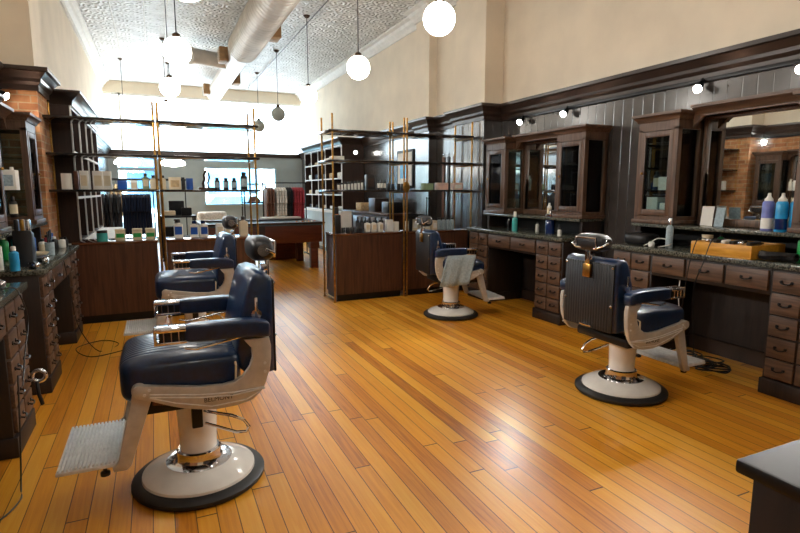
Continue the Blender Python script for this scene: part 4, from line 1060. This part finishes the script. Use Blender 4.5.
for i, (y, a) in enumerate(((3.13, .2), (3.02, -.15))):
    t = thing('leaning_card', ('white card sheet leaning against the near right mirror frame', 'smaller grey-white card beside the leaning white one')[i], 'card', (4.37, y, 1.1505), a)
    o = MB().box(-.003, .003, -.05+.005*i, .05-.005*i, 0, .17-.01*i).xf(Matrix.Rotation(.16, 4, 'Y')).build('sheet', PAPER if i == 0 else TEALT, t)
bottle('clear tall bottle beside the near right glass cabinet', 'bottle', (4.1, 3.27, ZW), .03, .26, TEALT, CHROME, None, neck=.25)
t = thing('clipper_case', 'black rounded clipper case under the near right glass cabinet', 'case', (4.12, 3.58, ZW))
MB().sph((0, 0, .055), .12, .13, .055, .5, .5).build('case', BLACK, t); MB().box(-.03, .03, -.02, .02, .11, .12, .004).build('handle', BLACKM, t)
t = thing('hair_trimmer', 'white hair trimmer on the near right worktop, in front of the black case', 'clipper', (3.99, 3.36, ZW), .7)
MB().sph((0, 0, .024), .09, .026, .024, .6, .6).build('body', WHITE, t); MB().box(.08, .105, -.02, .02, .012, .034, .003).build('blade', CHROME, t)
cord('white trimmer cord looped on the near right worktop', [(4.0, 3.3, ZW+.006), (4.08, 3.24, ZW+.03), (4.14, 3.3, ZW+.06), (4.12, 3.4, ZW+.07), (4.05, 3.43, ZW+.03), (4.0, 3.45, ZW+.006)], .005, WHITE)
# things inside the glass cabinets
def fill(S, y0, y1, items):
    for (dy, z, kind, lab) in items:
        x, y, _ = S.p(.22, y0+dy, 0)
        if kind == 'w': carton(lab, x-.06, x+.06, y, .13, z, .12, PAPER, CREAM)
        elif kind == 't': carton(lab, x-.06, x+.06, y, .12, z, .17, PAPER, TEALT)
        elif kind == 'r': bottle(lab, 'bottle', (x, y, z), .03, .16, REDC, BLACK)
        elif kind == 'b': bottle(lab, 'bottle', (x, y, z), .03, .2, WHITE, WHITE)
        else: bottle(lab, 'bottle', (x, y, z), .03, .18, BLACK, BLACK, CREAM)
ZB = CB0+.0705
fill(RS, 3.31, 3.73, ((.27, ZB, 't', 'white boxed item on the floor of the near right glass cabinet'), (.12, ZB, 'w', 'cream-labelled box at the near end inside the near right glass cabinet'), (.15, 1.4575, 'w', 'white label box on the lower glass shelf of the near right cabinet'), (.28, 1.4575, 'k', 'black bottle on the lower glass shelf of the near right cabinet')))
fill(RS, 4.42, 4.86, ((.1, 1.4575, 'r', 'red bottle on the glass shelf of the far right station, near cabinet'), (.25, 1.4575, 'b', 'white bottle on the glass shelf beside the red bottle'), (.2, ZB, 'b', 'white bottle on the floor of the near cabinet of the far right station'), (.32, 1.7475, 'k', 'black bottle on the top glass shelf of the far right station')))
fill(RS, 5.84, 6.28, ((.15, 1.4575, 'b', 'white bottle inside the farthest right glass cabinet'), (.3, ZB, 'w', 'white box inside the farthest right glass cabinet')))
fill(LS, 5.46, 5.88, ((.12, 1.4575, 't', 'pale boxed bottle on the glass shelf of the far left cabinet'), (.25, 1.4575, 'b', 'white bottle on the glass shelf of the far left cabinet'), (.18, ZB, 'k', 'black bottle standing low in the far left cabinet')))
# left stations
def lp(d, y): return (XL+d, y+.4, LS.h+.0006)
for i, (d, y, r, h, b_, c_, lab, l) in enumerate((
    (.22, 4.75, .04, .2, GREENB, WHITE, None, 'green bottle with a white cap on the far left worktop'),
    (.26, 5.0, .038, .19, TEALB, WHITE, None, 'turquoise bottle beside the green one on the far left worktop'),
    (.3, 5.35, .04, .17, BLUEB, WHITE, None, 'blue bottle at the back of the far left worktop'),
    (.42, 5.6, .034, .15, BLUEB, BLUEB, PAPER, 'blue bottle nearest the left display counter'),
    (.2, 4.45, .04, .3, WHITE, WHITE, CREAM, 'tall white bottle on the far left worktop'),
    (.3, 4.2, .035, .16, BLUEB, WHITE, None, 'blue bottle behind the brush holder on the far left worktop'),
    (.52, 5.7, .025, .1, BLACK, BLACK, None, 'small black bottle at the far corner of the far left worktop'),
    (.36, 5.75, .026, .12, REDC, BLACK, None, 'small red bottle at the far end of the far left worktop'),
    (.42, 5.15, .028, .13, WHITE, BLACK, CREAM, 'white bottle with a black cap midway along the far left worktop'))):
    bottle(l, 'bottle', lp(d, y), r, h, b_, c_, lab, capr=.5)
t = thing('brush_holder', 'black tilted clipper holder at the near end of the far left worktop', 'holder', lp(.45, 4.3))
MB().prism([(-.09, 0), (.09, 0), (.07, .04), (.03, .24), (-.05, .26), (-.08, .06)], 'x', -.06, .06, .01).build('stand', BLACK, t)
for k in range(3): MB().box(-.05+.036*k, -.022+.036*k, -.03, .02, .2, .34, .008).build('clipper', (BLACK, BRASS, CHROME)[k], t)
t = thing('shaving_bowl', 'cream bowl on the far left worktop', 'bowl', lp(.44, 4.75))
MB().lathe([(.03, 0), (.05, .004), (.09, .05), (.086, .052), (.045, .012), (.001, .012)], seg=28).build('bowl', CREAM, t)
t = thing('comb_glass', 'clear tumbler of combs on the far left worktop', 'glass', lp(.5, 4.98))
MB().lathe([(.03, 0), (.033, .002), (.037, .11), (.034, .11), (.03, .008), (.001, .008)], seg=20).build('tumbler', TEALT, t)
for k in range(3): MB().box(-.014+.012*k, -.006+.012*k, -.012, .012, .01, .2+.01*k).build('comb', BLACK, t)
for i, (d, y, rz, m) in enumerate(((.53, 4.12, .4, CHROME), (.5, 4.55, -.3, BLACK), (.55, 4.42, .1, CHROME))):
    t = thing('hair_clipper', ('chrome clipper at the near corner of the far left worktop', 'black clipper lying by the cream bowl', 'chrome clipper in front of the black holder')[i], 'clipper', lp(d, y), rz)
    MB().sph((0, 0, .022), .024, .08, .022, .6, .6).build('body', m, t); MB().box(-.02, .02, .07, .1, .012, .032, .003).build('blade', CHROME, t)
for i, (d, y, r, h, b_, c_, l) in enumerate(((.25, 3.0, .04, .2, WHITE, BLACK, 'white bottle on the near left worktop'), (.3, 3.2, .035, .16, CYANB, WHITE, 'cyan bottle on the near left worktop'), (.2, 3.3, .04, .22, LAVB, WHITE, 'lavender bottle at the back of the near left worktop'), (.42, 3.35, .03, .12, BLACK, CHROME, 'black bottle at the far corner of the near left worktop'))):
    bottle(l, 'bottle', lp(d, y), r, h, b_, c_)
t = thing('hair_clipper', 'chrome clipper at the front of the near left worktop', 'clipper', lp(.5, 3.28), .5)
MB().sph((0, 0, .022), .024, .08, .022, .6, .6).build('body', CHROME, t); MB().box(-.02, .02, .07, .1, .012, .032, .003).build('blade', CHROME, t)
cord('black cord drooping over the drawers of the near left station', [lp(.5, 3.12), lp(.6, 3.13)[:2]+(.92,), lp(.635, 3.12)[:2]+(.86,), lp(.64, 3.2)[:2]+(.72,), lp(.63, 3.1)[:2]+(.55,), lp(.63, 2.98)[:2]+(.4,)])
cord('black cord trailing on the floor under the far left knee space', [lp(.6, 4.9)[:2]+(.9,), lp(.625, 4.95)[:2]+(.6,), lp(.66, 5.0)[:2]+(.25,), lp(.8, 5.0)[:2]+(.01,), lp(.95, 5.2)[:2]+(.006,), lp(.8, 5.4)[:2]+(.006,), lp(.6, 5.2)[:2]+(.006,), lp(.75, 4.85)[:2]+(.006,), lp(1.0, 4.95)[:2]+(.006,)])
t = thing('hand_dryer', 'small chrome-ringed dryer hanging by a hook on the near left drawers', 'hair dryer', lp(.61, 3.34)[:2]+(.34,))
MB().tube([(.03+.035*math.cos(a*PI/8), 0, .035*math.sin(a*PI/8)) for a in range(16)], .012, 10, True).build('ring', CHROME, t)
MB().tube([(.02, -.02, -.03), (.03, -.05, -.1), (.04, -.03, -.17)], .011).build('handle', BLACK, t)
MB().cyl((-.015, 0, .03), (.02, 0, .035), .006, seg=8).build('hook', BLACKM, t)
for i, (p, ax) in enumerate(SPOTS): pass

cord('black cord on the floor at the lower left corner by the near left drawers', [(-.7, 3.25, .5), (-.69, 3.12, .2), (-.68, 3.0, .012), (-.66, 2.86, .006), (-.72, 2.7, .006), (-.86, 2.6, .006), (-1.02, 2.62, .006)])
for i, (d, y, h, m) in enumerate(((.36, 3.05, .2, GREENB), (.44, 3.9, .17, CYANB), (.33, 3.98, .22, WHITE), (.3, 4.98, .15, ORANGE), (.46, 5.4, .12, BLACK), (.5, 5.55, .1, WHITE))):
    bottle(('green bottle at the camera end of the near left worktop', 'cyan bottle at the near corner of the far left worktop', 'white bottle behind the cyan one on the far left worktop', 'amber bottle at the back of the far left worktop', 'black bottle beside the blue bottles on the far left worktop', 'short white bottle at the front edge of the far left worktop')[i],
           'bottle', (lp(d, y)[0], y if y < 3.8 else y+.5, LS.h+.0006), .03, h, m, WHITE if m != WHITE else BLACK)
# ------------------------------------------------------------------ lights and camera
def light(name, kind, loc, energy, size=.3, color=(1, 1, 1), rot=None, **k):
    l = bpy.data.lights.new(name, kind); l.energy = energy; l.color = color
    if kind == 'AREA': l.size = size
    else: l.shadow_soft_size = size
    for a, v in k.items(): setattr(l, a, v)
    o = bpy.data.objects.new(name, l); COL.objects.link(o); o.location = loc
    if rot: o.rotation_euler = rot
    return o
w = bpy.data.worlds.new('sky'); scene.world = w; w.use_nodes = True
nt = w.node_tree; nt.nodes.clear()
sky = nt.nodes.new('ShaderNodeTexSky'); sky.sky_type = 'HOSEK_WILKIE'; sky.sun_direction = (-.4, -.5, .6); sky.turbidity = 4
bg = nt.nodes.new('ShaderNodeBackground'); bg.inputs['Strength'].default_value = 22.
mx = nt.nodes.new('ShaderNodeMix'); mx.data_type = 'RGBA'; mx.inputs['Factor'].default_value = .35
nt.links.new(sky.outputs[0], mx.inputs[6]); mx.inputs[7].default_value = (.6, .85, 1, 1)
nt.links.new(mx.outputs[2], bg.inputs['Color'])
wo = nt.nodes.new('ShaderNodeOutputWorld'); nt.links.new(bg.outputs[0], wo.inputs[0])
sun = light('sun', 'SUN', (0, 0, 20), 22, .02, (1, .96, .9), (math.radians(50), 0, math.radians(-20)))
for n_, (x, z, sx, sz) in enumerate((((WX0+WX1)/2, (WZ0+WZ1)/2, WX1-WX0, WZ1-WZ0), (-.415, 1.26, .91, 2.3))):
    l = bpy.data.lights.new('window_portal', 'AREA'); l.shape = 'RECTANGLE'; l.size = sx; l.size_y = sz; l.cycles.is_portal = True
    o = bpy.data.objects.new('window_portal', l); COL.objects.link(o); o.location = (x, YF+.12, z); o.rotation_euler = (-PI/2, 0, 0)
for p, ax in SPOTS:
    light('spot_beam', 'SPOT', p, 60, .03, (1, .97, .92), ax.to_track_quat('-Z', 'Y').to_euler(), spot_size=1.7, spot_blend=.8)
cam = bpy.data.cameras.new('camera'); co = bpy.data.objects.new('camera', cam); COL.objects.link(co)
cam.sensor_width = 36; cam.lens = 533/800*36; cam.clip_start = .05; cam.clip_end = 200
pitch = math.atan(75.5/533); yaw = math.atan(246/538.3)
co.location = (0, 0, 1.45); co.rotation_euler = (PI/2-pitch, 0, -yaw)
scene.camera = co
vs = scene.view_settings
scene.display_settings.display_device = 'sRGB'
vs.view_transform = 'Standard'; vs.look = 'None'; vs.gamma = 1; vs.use_curve_mapping = False; vs.exposure = .9
scene.cycles.max_bounces = 8; scene.cycles.use_denoising = True
scene.cycles.sample_clamp_indirect = 6
